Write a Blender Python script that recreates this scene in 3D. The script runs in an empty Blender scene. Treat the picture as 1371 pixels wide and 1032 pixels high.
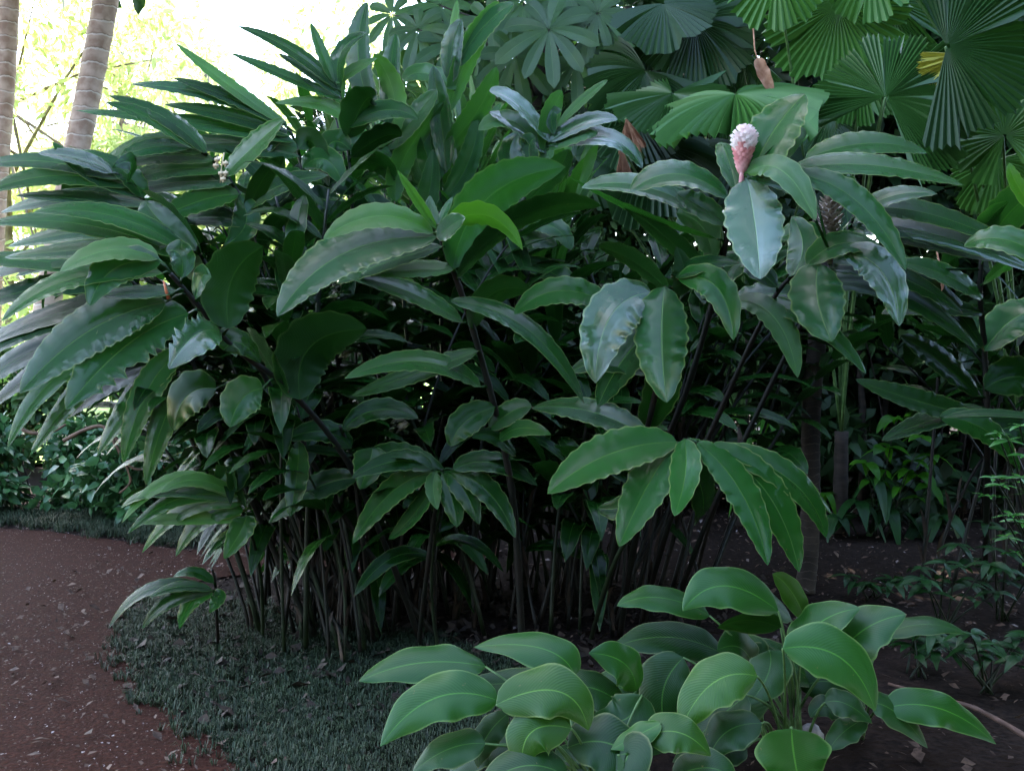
import bpy, math, random
import numpy as np
from mathutils import Vector as V, Matrix
R = random.Random(7)
rad = math.radians
sc = bpy.context.scene
C = sc.collection
F_PX = 1345.0; CAM = V((0, 0, 1.55)); PITCH = rad(-2.8)
FW = V((0, math.cos(PITCH), math.sin(PITCH))); UPV = V((0, -math.sin(PITCH), math.cos(PITCH)))

def at(px, py, d):
    r = FW + V((1, 0, 0)) * ((px - 685.5) / F_PX) + UPV * ((516 - py) / F_PX)
    return CAM + r * (d / r.y)
def gnd(px, py, z=0.0):
    r = FW + V((1, 0, 0)) * ((px - 685.5) / F_PX) + UPV * ((516 - py) / F_PX)
    return CAM + r * ((z - CAM.z) / r.z)

# ------------------------------------------------------------------ materials
def nt(name):
    m = bpy.data.materials.new(name); m.use_nodes = True
    t = m.node_tree; t.nodes.clear()
    out = t.nodes.new('ShaderNodeOutputMaterial')
    return m, t, out
def N(t, typ, **kw):
    n = t.nodes.new(typ)
    for k, v in kw.items():
        if k.startswith('i_'):
            n.inputs[k[2:].replace('_', ' ')].default_value = v
        else: setattr(n, k, v)
    return n
def math_n(t, op, a, b=None, c=None):
    n = t.nodes.new('ShaderNodeMath'); n.operation = op
    for i, x in enumerate((a, b, c)):
        if x is None: continue
        if isinstance(x, (int, float)): n.inputs[i].default_value = x
        else: t.links.new(x, n.inputs[i])
    return n.outputs[0]
def mixc(t, fac, a, b, mode='MIX'):
    n = t.nodes.new('ShaderNodeMix'); n.data_type = 'RGBA'; n.blend_type = mode
    for s, x in ((0, fac), (6, a), (7, b)):
        if isinstance(x, (int, float)): n.inputs[s].default_value = x
        elif isinstance(x, tuple): n.inputs[s].default_value = x + (1,) if len(x) == 3 else x
        else: t.links.new(x, n.inputs[s])
    return n.outputs[2]
def ramp(t, x, lo, hi):
    n = t.nodes.new('ShaderNodeMapRange'); n.interpolation_type = 'SMOOTHSTEP'
    t.links.new(x, n.inputs[0]); n.inputs[1].default_value = lo; n.inputs[2].default_value = hi
    return n.outputs[0]

def leaf_mat(name, dark, light, rib, rough=.33, veins=38, slant=.35, bump=.35, trans=.22, edge=None, spec=.5, back=None, ribw=.036, blot=.35, coat=0.0, vc=.10):
    dark, light, rib = ((q[0] * .54, q[1] * .76, q[2] * .54) for q in (dark, light, rib))
    m, t, out = nt(name)
    uv = N(t, 'ShaderNodeUVMap'); uv.uv_map = 'UVMap'
    sp = N(t, 'ShaderNodeSeparateXYZ'); t.links.new(uv.outputs[0], sp.inputs[0])
    u, v = sp.outputs[0], sp.outputs[1]
    a = math_n(t, 'MULTIPLY', math_n(t, 'ABSOLUTE', math_n(t, 'SUBTRACT', u, .5)), 2)
    tint = N(t, 'ShaderNodeAttribute'); tint.attribute_name = 'tint'
    tc = N(t, 'ShaderNodeTexCoord')
    nz = N(t, 'ShaderNodeTexNoise', i_Scale=9.0, i_Detail=4.0); t.links.new(tc.outputs['Object'], nz.inputs['Vector'])
    nz2 = N(t, 'ShaderNodeTexNoise', i_Scale=60.0, i_Detail=3.0); t.links.new(tc.outputs['Object'], nz2.inputs['Vector'])
    f = math_n(t, 'ADD', math_n(t, 'MULTIPLY', nz.outputs[0], blot), math_n(t, 'MULTIPLY', tint.outputs['Fac'], .75))
    col = mixc(t, f, dark, light)
    nz3 = N(t, 'ShaderNodeTexNoise', i_Scale=2.6, i_Detail=3.0); t.links.new(tc.outputs['Object'], nz3.inputs['Vector'])
    col = mixc(t, math_n(t, 'MULTIPLY', ramp(t, nz3.outputs[0], .56, .70), .35), col, (light[0] * 2.1, light[1] * 1.15, light[2] * .6))
    # lateral veins
    ph = math_n(t, 'SUBTRACT', math_n(t, 'MULTIPLY', v, veins), math_n(t, 'MULTIPLY', a, veins * slant))
    wob = math_n(t, 'MULTIPLY', nz.outputs[0], 2.0)
    vs = math_n(t, 'SINE', math_n(t, 'MULTIPLY', math_n(t, 'ADD', ph, wob), 6.2832))
    vcol = math_n(t, 'MULTIPLY', ramp(t, vs, .5, 1.0), vc)
    col = mixc(t, vcol, col, rib)
    if edge:
        e = math_n(t, 'MULTIPLY', ramp(t, a, .9, .99), .65)
        col = mixc(t, e, col, edge)
    ribm = math_n(t, 'SUBTRACT', 1.0, ramp(t, a, ribw * .35, ribw))
    col = mixc(t, math_n(t, 'MULTIPLY', ribm, .8), col, rib)
    tipm = ramp(t, math_n(t, 'ADD', math_n(t, 'ADD', v, math_n(t, 'MULTIPLY', nz.outputs[0], .10)), math_n(t, 'MULTIPLY', tint.outputs['Fac'], -.03)), 1.02, 1.05)
    col = mixc(t, math_n(t, 'MULTIPLY', tipm, .7), col, (.10, .06, .025))
    # small brown blemishes
    bl = ramp(t, nz2.outputs[0], .72, .76)
    col = mixc(t, math_n(t, 'MULTIPLY', bl, .5), col, (.16, .10, .035))
    geo = N(t, 'ShaderNodeNewGeometry')
    bk = back or tuple(min(1, c * 1.25 + .004) for c in light)
    col = mixc(t, math_n(t, 'MULTIPLY', geo.outputs['Backfacing'], .35), col, bk)
    h = math_n(t, 'ADD', math_n(t, 'MULTIPLY', vs, 1.0), math_n(t, 'MULTIPLY', nz2.outputs[0], .8))
    h = math_n(t, 'SUBTRACT', h, math_n(t, 'MULTIPLY', ribm, 2.0))
    bp = N(t, 'ShaderNodeBump', i_Strength=bump, i_Distance=.0022); t.links.new(h, bp.inputs['Height'])
    p = N(t, 'ShaderNodeBsdfPrincipled')
    t.links.new(col, p.inputs['Base Color']); t.links.new(bp.outputs[0], p.inputs['Normal'])
    rr = math_n(t, 'ADD', math_n(t, 'MULTIPLY', geo.outputs['Backfacing'], .2), math_n(t, 'ADD', rough - .04, math_n(t, 'MULTIPLY', nz.outputs[0], .10)))
    t.links.new(rr, p.inputs['Roughness']); p.inputs['Specular IOR Level'].default_value = spec
    p.inputs['Coat Weight'].default_value = coat; p.inputs['Coat Roughness'].default_value = .10; p.inputs['Coat IOR'].default_value = 1.7
    tr = N(t, 'ShaderNodeBsdfTranslucent')
    tcol = mixc(t, .5, col, tuple(min(1, c * 2.2) for c in (light[0] * 1.2, light[1] * 1.15, light[2] * .5)))
    t.links.new(tcol, tr.inputs[0])
    mx = N(t, 'ShaderNodeMixShader'); mx.inputs[0].default_value = trans
    t.links.new(p.outputs[0], mx.inputs[1]); t.links.new(tr.outputs[0], mx.inputs[2]); t.links.new(mx.outputs[0], out.inputs[0])
    return m

def plain_mat(name, c1, c2, scale=8, rough=.7, bump=.3, dist=.004, stretch=(1, 1, 1), spec=.3, trans=0, detail=6, c3=None):
    m, t, out = nt(name)
    tc = N(t, 'ShaderNodeTexCoord'); mp = N(t, 'ShaderNodeMapping'); mp.inputs['Scale'].default_value = stretch
    t.links.new(tc.outputs['Object'], mp.inputs[0])
    nz = N(t, 'ShaderNodeTexNoise', i_Scale=float(scale), i_Detail=float(detail)); t.links.new(mp.outputs[0], nz.inputs['Vector'])
    col = mixc(t, ramp(t, nz.outputs[0], .3, .7), c1, c2)
    if c3:
        n3 = N(t, 'ShaderNodeTexNoise', i_Scale=scale * .23, i_Detail=3.0); t.links.new(mp.outputs[0], n3.inputs['Vector'])
        col = mixc(t, ramp(t, n3.outputs[0], .45, .65), col, c3)
    p = N(t, 'ShaderNodeBsdfPrincipled', i_Roughness=rough); p.inputs['Specular IOR Level'].default_value = spec
    t.links.new(col, p.inputs['Base Color'])
    bp = N(t, 'ShaderNodeBump', i_Strength=bump, i_Distance=dist); t.links.new(nz.outputs[0], bp.inputs['Height']); t.links.new(bp.outputs[0], p.inputs['Normal'])
    if trans:
        tr = N(t, 'ShaderNodeBsdfTranslucent'); t.links.new(col, tr.inputs[0])
        mx = N(t, 'ShaderNodeMixShader'); mx.inputs[0].default_value = trans
        t.links.new(p.outputs[0], mx.inputs[1]); t.links.new(tr.outputs[0], mx.inputs[2]); t.links.new(mx.outputs[0], out.inputs[0])
    else: t.links.new(p.outputs[0], out.inputs[0])
    return m

def crown_mat(name, c1, c2, trans=.3, rough=.5, spec=.4):
    m, t, out = nt(name)
    at_ = N(t, 'ShaderNodeAttribute'); at_.attribute_name = 'tint'
    col = mixc(t, at_.outputs['Fac'], c1, c2)
    p = N(t, 'ShaderNodeBsdfPrincipled', i_Roughness=rough); p.inputs['Specular IOR Level'].default_value = spec
    t.links.new(col, p.inputs['Base Color'])
    tr = N(t, 'ShaderNodeBsdfTranslucent'); t.links.new(col, tr.inputs[0])
    mx = N(t, 'ShaderNodeMixShader'); mx.inputs[0].default_value = trans
    t.links.new(p.outputs[0], mx.inputs[1]); t.links.new(tr.outputs[0], mx.inputs[2]); t.links.new(mx.outputs[0], out.inputs[0])
    return m

EDGE = (.20, .27, .07)
def bark_mat(name, c1, c2, c3, period=.165):
    m, t, out = nt(name)
    tc = N(t, 'ShaderNodeTexCoord'); sp = N(t, 'ShaderNodeSeparateXYZ'); t.links.new(tc.outputs['Object'], sp.inputs[0])
    nz = N(t, 'ShaderNodeTexNoise', i_Scale=7.0, i_Detail=6.0); t.links.new(tc.outputs['Object'], nz.inputs['Vector'])
    z = math_n(t, 'ADD', sp.outputs[2], math_n(t, 'MULTIPLY', nz.outputs[0], .10))
    fr = math_n(t, 'FRACT', math_n(t, 'DIVIDE', z, period))
    ring = ramp(t, fr, .86, .95)
    col = mixc(t, ring, mixc(t, ramp(t, nz.outputs[0], .35, .65), c1, c2), c3)
    dk = ramp(t, fr, .12, .0); col = mixc(t, math_n(t, 'MULTIPLY', dk, .6), col, tuple(x * .4 for x in c1))
    p = N(t, 'ShaderNodeBsdfPrincipled', i_Roughness=.85); t.links.new(col, p.inputs['Base Color'])
    bp = N(t, 'ShaderNodeBump', i_Strength=.6, i_Distance=.012); t.links.new(math_n(t, 'ADD', fr, math_n(t, 'MULTIPLY', nz.outputs[0], .5)), bp.inputs['Height']); t.links.new(bp.outputs[0], p.inputs['Normal'])
    t.links.new(p.outputs[0], out.inputs[0]); return m

M = dict(
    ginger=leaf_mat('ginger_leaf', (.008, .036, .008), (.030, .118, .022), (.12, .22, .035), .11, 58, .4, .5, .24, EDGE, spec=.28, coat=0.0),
    blue=leaf_mat('ginger_leaf_waxy', (.010, .046, .014), (.028, .112, .030), (.13, .23, .05), .09, 62, .4, .5, .16, EDGE, spec=.42),
    shiny=leaf_mat('ginger_leaf_glossy', (.010, .046, .014), (.028, .112, .030), (.13, .23, .05), .10, 62, .4, .6, .14, EDGE, spec=.8, coat=.45),  # waxy leaf with an extra gloss coat, added to catch sky glints
    bright=leaf_mat('ginger_leaf_bright', (.016, .055, .012), (.050, .150, .028), (.14, .24, .04), .12, 58, .4, .4, .36, EDGE, spec=.4),  # brighter copy of the leaf, light on the top shoots put into the colour
    young=leaf_mat('ginger_leaf_young', (.030, .10, .008), (.075, .20, .018), (.18, .32, .06), .34, 44, .4, .4, .3, EDGE),
    under=leaf_mat('ginger_leaf_shade_toned', (.0038, .016, .0038), (.014, .052, .010), (.07, .13, .025), .14, 44, .4, .3, .16, (.10, .15, .04), spec=.16),  # darker copy of the leaf, shade deep in the clump put into the colour
    cala=leaf_mat('arrowroot_leaf', (.012, .054, .007), (.030, .104, .012), (.10, .24, .03), .36, 30, .25, .08, .18, (.12, .2, .05), spec=.28, vc=.03),
    calay=leaf_mat('arrowroot_leaf_young', (.020, .062, .005), (.056, .135, .012), (.16, .27, .04), .36, 30, .25, .16, .22, (.14, .2, .05), spec=.28, vc=.03),
    caladark=leaf_mat('arrowroot_leaf_dark', (.008, .034, .005), (.018, .066, .008), (.08, .17, .03), .40, 30, .25, .14, .18, (.12, .15, .05), spec=.26, vc=.03),  # darker green for filler and many lower leaves
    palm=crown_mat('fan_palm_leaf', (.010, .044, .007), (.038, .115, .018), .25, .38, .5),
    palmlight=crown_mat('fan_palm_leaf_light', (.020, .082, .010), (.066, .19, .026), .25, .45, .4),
    palmdark=crown_mat('fan_palm_leaf_shaded', (.004, .022, .003), (.014, .056, .006), .3, .45, .4),  # dark copy of the frond colour, shade of backlit fronds painted in
    yellow=crown_mat('yellow_leaf', (.16, .20, .02), (.50, .42, .05), .35),
    deadleaf=plain_mat('dry_leaf', (.24, .10, .05), (.42, .22, .13), 20, .7, .3, trans=.15),
    umbrella=leaf_mat('palmate_leaf', (.015, .045, .009), (.050, .105, .024), (.14, .2, .06), .45, 24, .3, .4, .3),
    cane=plain_mat('ginger_cane', (.002, .0024, .0015), (.0055, .007, .003), 14, .55, .4, .003, (3, 3, 1), c3=(.008, .005, .003)),
    caneg=plain_mat('green_cane', (.004, .007, .0025), (.010, .017, .005), 14, .45, .3, .003, (3, 3, 1)),
    petiole=plain_mat('petiole', (.04, .09, .02), (.09, .16, .05), 20, .5, .2),
    bark=bark_mat('ringed_bark', (.30, .18, .125), (.50, .345, .26), (.60, .48, .39)), limb=plain_mat('limb_bark', (.12, .09, .07), (.25, .2, .16), 9, .85),
    darkbark=plain_mat('dark_bark', (.014, .010, .008), (.038, .027, .020), 10, .9, .7, .01, (1, 1, 3)),
    path=plain_mat('red_path', (.0155, .0044, .0022), (.038, .0120, .0064), 55, .95, .8, .006, c3=(.022, .0068, .0036), spec=.08),
    soil=plain_mat('dark_soil', (.007, .0045, .0037), (.024, .015, .011), 35, .95, .9, .012, c3=(.013, .0075, .005), spec=.08),
    lawn=plain_mat('far_lawn', (.10, .20, .03), (.20, .30, .06), 3, .9, .3, .02),
    turf=crown_mat('mondo_grass', (.012, .022, .008), (.036, .056, .022), .1, .6, .3),
    chip=plain_mat('pale_chips', (.05, .03, .022), (.30, .25, .24), 7, .6, .1),
    litter=plain_mat('leaf_litter', (.03, .016, .010), (.10, .06, .04), 30, .8, .1),
    pink=plain_mat('pink_bract', (.66, .25, .25), (.82, .46, .44), 30, .4, .1, trans=.25),
    white=plain_mat('white_bract', (.85, .70, .68), (.92, .88, .86), 30, .45, .1, trans=.2),
    brown=plain_mat('dry_bract', (.14, .10, .08), (.50, .44, .38), 60, .7, .3),
    bud=plain_mat('seed_capsule', (.42, .30, .16), (.62, .48, .30), 30, .4, .2),
    orange=plain_mat('orange_bud', (.55, .14, .06), (.7, .25, .12), 30, .4, .2),
    sheath=plain_mat('dry_sheath', (.009, .005, .003), (.032, .019, .010), 18, .8, .3),
    vine=plain_mat('woody_vine', (.06, .03, .015), (.12, .065, .035), 14, .7, .4),
    stick=plain_mat('fallen_stick', (.06, .034, .022), (.12, .07, .05), 14, .8, .4, stretch=(1, 1, 1)),
    stone=plain_mat('grey_stone', (.12, .11, .11), (.28, .26, .25), 18, .85, .6, .01),
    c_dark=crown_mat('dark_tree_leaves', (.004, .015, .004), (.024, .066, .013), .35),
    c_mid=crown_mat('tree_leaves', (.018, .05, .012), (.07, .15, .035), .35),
    c_sun=crown_mat('glare_toned_tree_leaves', (.30, .38, .12), (.64, .68, .32), .45),  # paler than real foliage, overexposed sun glare put into the colour
    c_cover=crown_mat('ground_cover_leaves', (.015, .06, .016), (.06, .15, .045), .2, .35),
    c_lobed=crown_mat('undergrowth_leaves', (.012, .04, .010), (.032, .085, .02), .2, .5),
    c_fresh=crown_mat('fresh_shrub_leaves', (.05, .15, .035), (.13, .28, .07), .25, .4),
)

# ------------------------------------------------------------------ mesh builder
class MB:
    def __init__(s): s.v = []; s.f = []; s.uv = []; s.t = []; s.mi = []
    def vert(s, p, uv=(0.5, .5), tint=.5):
        s.v.append((p[0], p[1], p[2])); s.uv.append(uv); s.t.append(tint); return len(s.v) - 1
    def face(s, idx, mi=0): s.f.append(tuple(idx)); s.mi.append(mi)
    def build(s, name, mats, parent=None, origin=None, smooth=True):
        if not isinstance(mats, (list, tuple)): mats = [mats]
        o0 = origin if origin is not None else (V(parent['_o']) if parent is not None and '_o' in parent else V((0, 0, 0)))
        arr = np.array(s.v, dtype=np.float64) - np.array(o0)
        me = bpy.data.meshes.new(name)
        me.from_pydata(arr.tolist(), [], s.f)
        for m in mats: me.materials.append(m)
        uvl = me.uv_layers.new(name='UVMap')
        li = np.empty(len(me.loops), dtype=np.int32); me.loops.foreach_get('vertex_index', li)
        uvl.data.foreach_set('uv', np.array(s.uv, dtype=np.float32)[li].ravel())
        ta = me.attributes.new('tint', 'FLOAT', 'POINT'); ta.data.foreach_set('value', np.array(s.t, dtype=np.float32))
        if len(mats) > 1: me.polygons.foreach_set('material_index', s.mi)
        if smooth: me.polygons.foreach_set('use_smooth', [True] * len(me.polygons))
        me.update()
        o = bpy.data.objects.new(name, me); C.objects.link(o)
        if parent is not None: o.parent = parent; o['_o'] = tuple(o0)
        else: o.location = o0
        return o

def tag(o, label=None, cat=None, group=None, kind=None):
    if label: o['label'] = label
    if cat: o['category'] = cat
    if group: o['group'] = group
    if kind: o['kind'] = kind
    return o
def thing(name, loc, label, cat, group=None):
    o = bpy.data.objects.new(name, None); C.objects.link(o); o.location = loc; o['_o'] = tuple(loc)
    o.empty_display_size = .1
    return tag(o, label, cat, group)

def tube(mb, pts, r0, r1, n=6, mi=0, rings=0, ringamp=0):
    P = [V(p) for p in pts]; L = len(P); rows = []
    prev = None
    for i, p in enumerate(P):
        T = (P[min(i + 1, L - 1)] - P[max(i - 1, 0)]).normalized()
        ref = V((1, 0, 0)) if abs(T.x) < .8 else V((0, 1, 0))
        if prev is None: a = T.cross(ref).normalized()
        else: a = (prev - T * prev.dot(T)).normalized()
        prev = a; b = T.cross(a)
        k = i / (L - 1); r = r0 + (r1 - r0) * k
        if rings: r *= 1 + (ringamp if (i % rings) == 0 else 0)
        rows.append([mb.vert(p + (a * math.cos(q) + b * math.sin(q)) * r, (j / n, k)) for j, q in ((j, 6.28318 * j / n) for j in range(n))])
    for i in range(L - 1):
        for j in range(n):
            mb.face((rows[i][j], rows[i][(j + 1) % n], rows[i + 1][(j + 1) % n], rows[i + 1][j]), mi)
    mb.face(rows[-1], mi); mb.face(rows[0][::-1], mi)
def bez(a, b, c, t): return a * (1 - t) ** 2 + b * (2 * t * (1 - t)) + c * t * t
def spline(pts, n):
    P = [pts[0]] + list(pts) + [pts[-1]]; out = []
    for i in range(1, len(P) - 2):
        p0, p1, p2, p3 = P[i - 1], P[i], P[i + 1], P[i + 2]
        for k in range(n):
            t = k / n
            out.append(.5 * ((2 * p1) + (p2 - p0) * t + (2 * p0 - 5 * p1 + 4 * p2 - p3) * t * t + (3 * p1 - p0 - 3 * p2 + p3) * t ** 3))
    out.append(V(pts[-1])); return out

def leaf(mb, P0, P1, P2, W, nrm, fold=.32, wave=.10, nw=7, nl=16, na=3, a=.55, b=.72, torn=0, tint=None, curl=.16, mi=0, twist=0.0, rng=R):
    tint = rng.random() if tint is None else tint
    ph = rng.random() * 6.28; ph2 = rng.random() * 6.28
    mx = (a / (a + b)) ** a * (b / (a + b)) ** b
    if torn: nl = 48
    rows = []
    for i in range(nl + 1):
        t = i / nl
        p = bez(P0, P1, P2, t); T = ((P1 - P0) * (1 - t) + (P2 - P1) * t)
        if T.length < 1e-6: T = P2 - P0
        T.normalize()
        nn = nrm
        if twist: nn = Matrix.Rotation(twist * (t - .3), 3, T) @ nrm
        S = T.cross(nn)
        if S.length < 1e-4: S = T.cross(V((.3, .2, 1)))
        S.normalize(); Nn = S.cross(T)
        w = W * .5 * (max(t, 1e-4) ** a * max(1 - t, 0) ** b) / mx
        row = []
        for j in range(-na, na + 1):
            s = j / na; aa = abs(s); ww = w
            if torn and s * torn > 0 and .12 < t < .97:
                fr = (t * 8.3 + .35 * math.sin(t * 17)) % 1.0
                ww = w * (1 - .48 * aa * (fr if fr < .82 else (1 - fr) * 4.5))
            sg = 1 if s > 0 else -1
            wv = wave * (.62 + .38 * math.sin(2.1 * nw * t + ph2)) * aa ** 2 * math.sin(6.283 * nw * t + (ph if sg > 0 else ph2) + .7 * math.sin(9 * t + ph))
            ed = 1 + .05 * (aa > .9) * math.sin(6.283 * nw * 1.3 * t + ph2)
            q = p + S * (s * ww * ed * math.cos(fold)) + Nn * (ww * (aa * math.sin(fold) - curl * aa * aa * 1.4 + wv))
            row.append(mb.vert(q, (.5 + .5 * s, t), tint))
        rows.append(row)
    for i in range(nl):
        for j in range(2 * na):
            mb.face((rows[i][j], rows[i][j + 1], rows[i + 1][j + 1], rows[i + 1][j]), mi)

def pxleaf(mb, x0, y0, x1, y1, x2, y2, d, w, roll, dt=0.0, torn=0, P0=None, **kw):
    """a leaf whose base, bow and tip are given where the photograph shows them, at its own distance d (tip at d+dt)"""
    A = at(x0, y0, d) if P0 is None else P0; B = at(x1, y1, d + dt * .35); T_ = at(x2, y2, d + dt)
    mid = bez(A, B, T_, .5); T = (T_ - A).normalized()
    vw = (CAM - mid).normalized(); v = (vw - T * vw.dot(T)).normalized()
    c = T.cross(v).normalized()
    if c.z < 0 or (abs(c.z) < .12 and c.x > 0): c = -c
    if 58 <= roll < 80: roll -= 12
    r = rad(roll); n = v * math.cos(r) + c * math.sin(r)
    W = w / F_PX * d / max(abs(math.cos(r)), .42) * 1.08
    if W > .15 and w < 42: W = .15 + (W - .15) * .3
    if roll > 45: kw['wave'] = min(kw.get('wave', .1), .045)
    leaf(mb, A, B, T_, W, n, torn=torn, **kw)

# ------------------------------------------------------------------ ground, path
def sheet(name, pts, z, mat, kind='structure'):
    mb = MB(); ids = [mb.vert((p[0], p[1], z)) for p in pts]; mb.face(ids)
    return tag(mb.build(name, mat, smooth=False), kind=kind)
def ground_grid():
    mb = MB(); n = 90
    xs = [-60, -30, -18] + [-12 + 24 * i / n for i in range(n + 1)] + [18, 30, 60]
    ys = [-40, -15, -6] + [-3 + 16 * i / n for i in range(n + 1)] + [18, 30, 80]
    ids = []
    for y in ys:
        ids.append([mb.vert((x, y, (-.012 + .008 * math.sin(x * 3.1 + y * 2.3) * math.sin(y * 2.7 - x * 1.3)) if (-12 < x < 12 and y < 13) else -.02)) for x in xs])
    for i in range(len(ys) - 1):
        for j in range(len(xs) - 1): mb.face((ids[i][j], ids[i][j + 1], ids[i + 1][j + 1], ids[i + 1][j]))
    return tag(mb.build('ground', M['soil']), kind='structure')
ground_grid()
path_px = [(334, 1032), (285, 990), (235, 955), (190, 912), (172, 870), (160, 828), (205, 795), (300, 772), (420, 768), (560, 764), (640, 752), (670, 738),
           (640, 724), (500, 722), (250, 737), (160, 724), (60, 711), (-60, 703), (-400, 700), (-900, 700)]
pw = [gnd(x, y) for x, y in path_px]
pw = [V((-.55, -2, 0)), V((-.62, 1.5, 0)), V((-.78, 3.0, 0))] + pw + [V((-9.5, 6, 0)), V((-8, -2, 0))]
mb = MB()
import mathutils.geometry as mg
sm = []
for p in pw[:3] + spline(pw[3:16], 6) + pw[16:]:
    if not sm or (p - sm[-1]).length > .01: sm.append(p)
def spans(y):
    xs = []
    for i in range(len(sm)):
        a_, b_ = sm[i], sm[(i + 1) % len(sm)]
        if (a_.y > y) != (b_.y > y): xs.append(a_.x + (b_.x - a_.x) * (y - a_.y) / (b_.y - a_.y) + .012 * math.sin(y * 71))
    xs.sort(); return [(xs[k], xs[k + 1]) for k in range(0, len(xs) - 1, 2)]
ys_ = [-1.999] + [2.5 + .02 * k for k in range(290)]; rows_ = [(y, spans(y)) for y in ys_]
for (y0, s0), (y1, s1) in zip(rows_, rows_[1:]):
    if not s0: continue
    if len(s0) != len(s1): s1 = s0
    for (l0, r0_), (l1, r1_) in zip(s0, s1):
        mb.face([mb.vert(p) for p in ((l0, y0, .002), (r0_, y0, .002), (r1_, y1, .002), (l1, y1, .002))])
path = tag(mb.build('path', M['path'], smooth=False), kind='structure')
PATH = [(p.x, p.y) for p in sm]
sheet('lawn', [(-40, 12), (-1.0, 12), (-1, 60), (-40, 60)], .03, M['lawn'])
def in_path(x, y):
    c = False; n = len(PATH); j = n - 1
    for i in range(n):
        xi, yi = PATH[i]; xj, yj = PATH[j]
        if (yi > y) != (yj > y) and x < (xj - xi) * (y - yi) / (yj - yi) + xi: c = not c
        j = i
    return c

# small scatters (uncountable) ------------------------------------------------
def scatter(name, label, cat, mat, n, region, size, z=.022, only=None, up=.35):
    mb = MB(); k = 0; tries = 0
    while k < n and tries < n * 30:
        tries += 1
        x = R.uniform(region[0], region[1]); y = R.uniform(region[2], region[3])
        if only is not None and in_path(x, y) != only: continue
        L = size * R.uniform(.4, 1.5) * (R.random() ** 2 + .45); a = R.uniform(0, 6.28); w = L * R.uniform(.3, .8)
        d = V((math.cos(a), math.sin(a), R.uniform(-up, up))); s = V((-math.sin(a), math.cos(a), R.uniform(-up, up)))
        c = V((x, y, z + R.uniform(0, .012)))
        t = R.random()
        ids = [mb.vert(c - d * L, tint=t), mb.vert(c - s * w + V((0, 0, .3 * w)), tint=t), mb.vert(c + d * L, tint=t), mb.vert(c + s * w + V((0, 0, .3 * w)), tint=t)]
        mb.face(ids); k += 1
    return tag(mb.build(name, mat), label, cat, None, 'stuff')
scatter('fallen_petals', 'pale flecks and chips strewn over the red path', 'litter', M['chip'], 3600, (-5, .2, 2.8, 8.4), .0052, only=True)
scatter('fine_grit', 'tiny pale grit glinting on the path', 'grit', M['chip'], 4500, (-5, .2, 2.8, 8.4), .0032, only=True)
scatter('path_pebbles', 'small brown pebbles and crumbs on the path surface', 'gravel', M['litter'], 12000, (-6, .2, 2.6, 8.4), .007, only=True)
scatter('leaf_litter', 'dry leaf fragments lying on the dark soil', 'litter', M['litter'], 7500, (-3, 6.5, 2.8, 11), .020, z=.015, up=.6)
scatter('pale_litter', 'pale broken leaf pieces on the soil behind the canes', 'litter', M['chip'], 900, (-2, 6, 5.0, 9), .014, z=.02, up=.6)

scatter('dead_leaf_litter', 'brown dead leaves and sheath scraps heaped at the foot of the canes', 'litter', M['sheath'], 1800, (-1.9, 1.6, 3.9, 6.4), .026, z=.03, up=.8, only=False)

def turf(name, label, pts_px, n, h=.052, world=None):
    P = [gnd(x, y) for x, y in pts_px] if world is None else [V(p + (0,)) for p in world]
    xs = [p.x for p in P]; ys = [p.y for p in P]
    def inside(x, y):
        c = False; j = len(P) - 1
        for i in range(len(P)):
            if (P[i].y > y) != (P[j].y > y) and x < (P[j].x - P[i].x) * (y - P[i].y) / (P[j].y - P[i].y) + P[i].x: c = not c
            j = i
        return c
    mb = MB(); k = 0
    while k < n:
        cx = R.uniform(min(xs), max(xs)); cy = R.uniform(min(ys), max(ys))
        if not inside(cx + .05 * math.sin(cy * 23) + R.gauss(0, .06), cy + .05 * math.sin(cx * 19) + R.gauss(0, .05)) or math.sin(cx * 13 + 2 * math.sin(cy * 9)) * math.sin(cy * 11) > R.uniform(.2, 1.3): 
            k += .02; continue
        tt = R.random() ** 1.5 * .8; hh = h * R.uniform(.6, 1.25)
        for b_ in range(9):
            a = R.uniform(0, 6.28); l = hh * R.uniform(.6, 1.2); c = math.cos(a); s = math.sin(a)
            x = cx + c * .008; y = cy + s * .008; w = .0016; t = min(1, tt + R.uniform(0, .25))
            sx, sy = -s * w, c * w
            sp = R.uniform(.25, .75)
            q = [mb.vert((x - sx, y - sy, 0), tint=t), mb.vert((x + sx, y + sy, 0), tint=t),
                 mb.vert((x + c * l * sp * .45 + sx, y + s * l * sp * .45 + sy, l * .72), tint=t), mb.vert((x + c * l * sp * .45 - sx, y + s * l * sp * .45 - sy, l * .72), tint=t),
                 mb.vert((x + c * l * sp, y + s * l * sp, l * (.85 - .55 * sp)), tint=t)]
            mb.face((q[0], q[1], q[2], q[3])); mb.face((q[3], q[2], q[4])); k += 1
    return tag(mb.build(name, M['turf']), label, 'grass', None, 'stuff')
turf('mondo_grass', 'dwarf mondo grass carpeting the bed edge below the canes', [(345, 1060), (300, 1010), (250, 965), (190, 925), (172, 880), (160, 835), (200, 800), (300, 800), (420, 840), (560, 850), (720, 900), (760, 1100), (700, 1250), (400, 1250)], 95000)
turf('verge_grass', 'strip of low grass along the far edge of the path', [(-200, 702), (-60, 700), (60, 708), (160, 721), (245, 734), (300, 728), (300, 705), (160, 690), (-200, 676)], 30000, .08)

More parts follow.
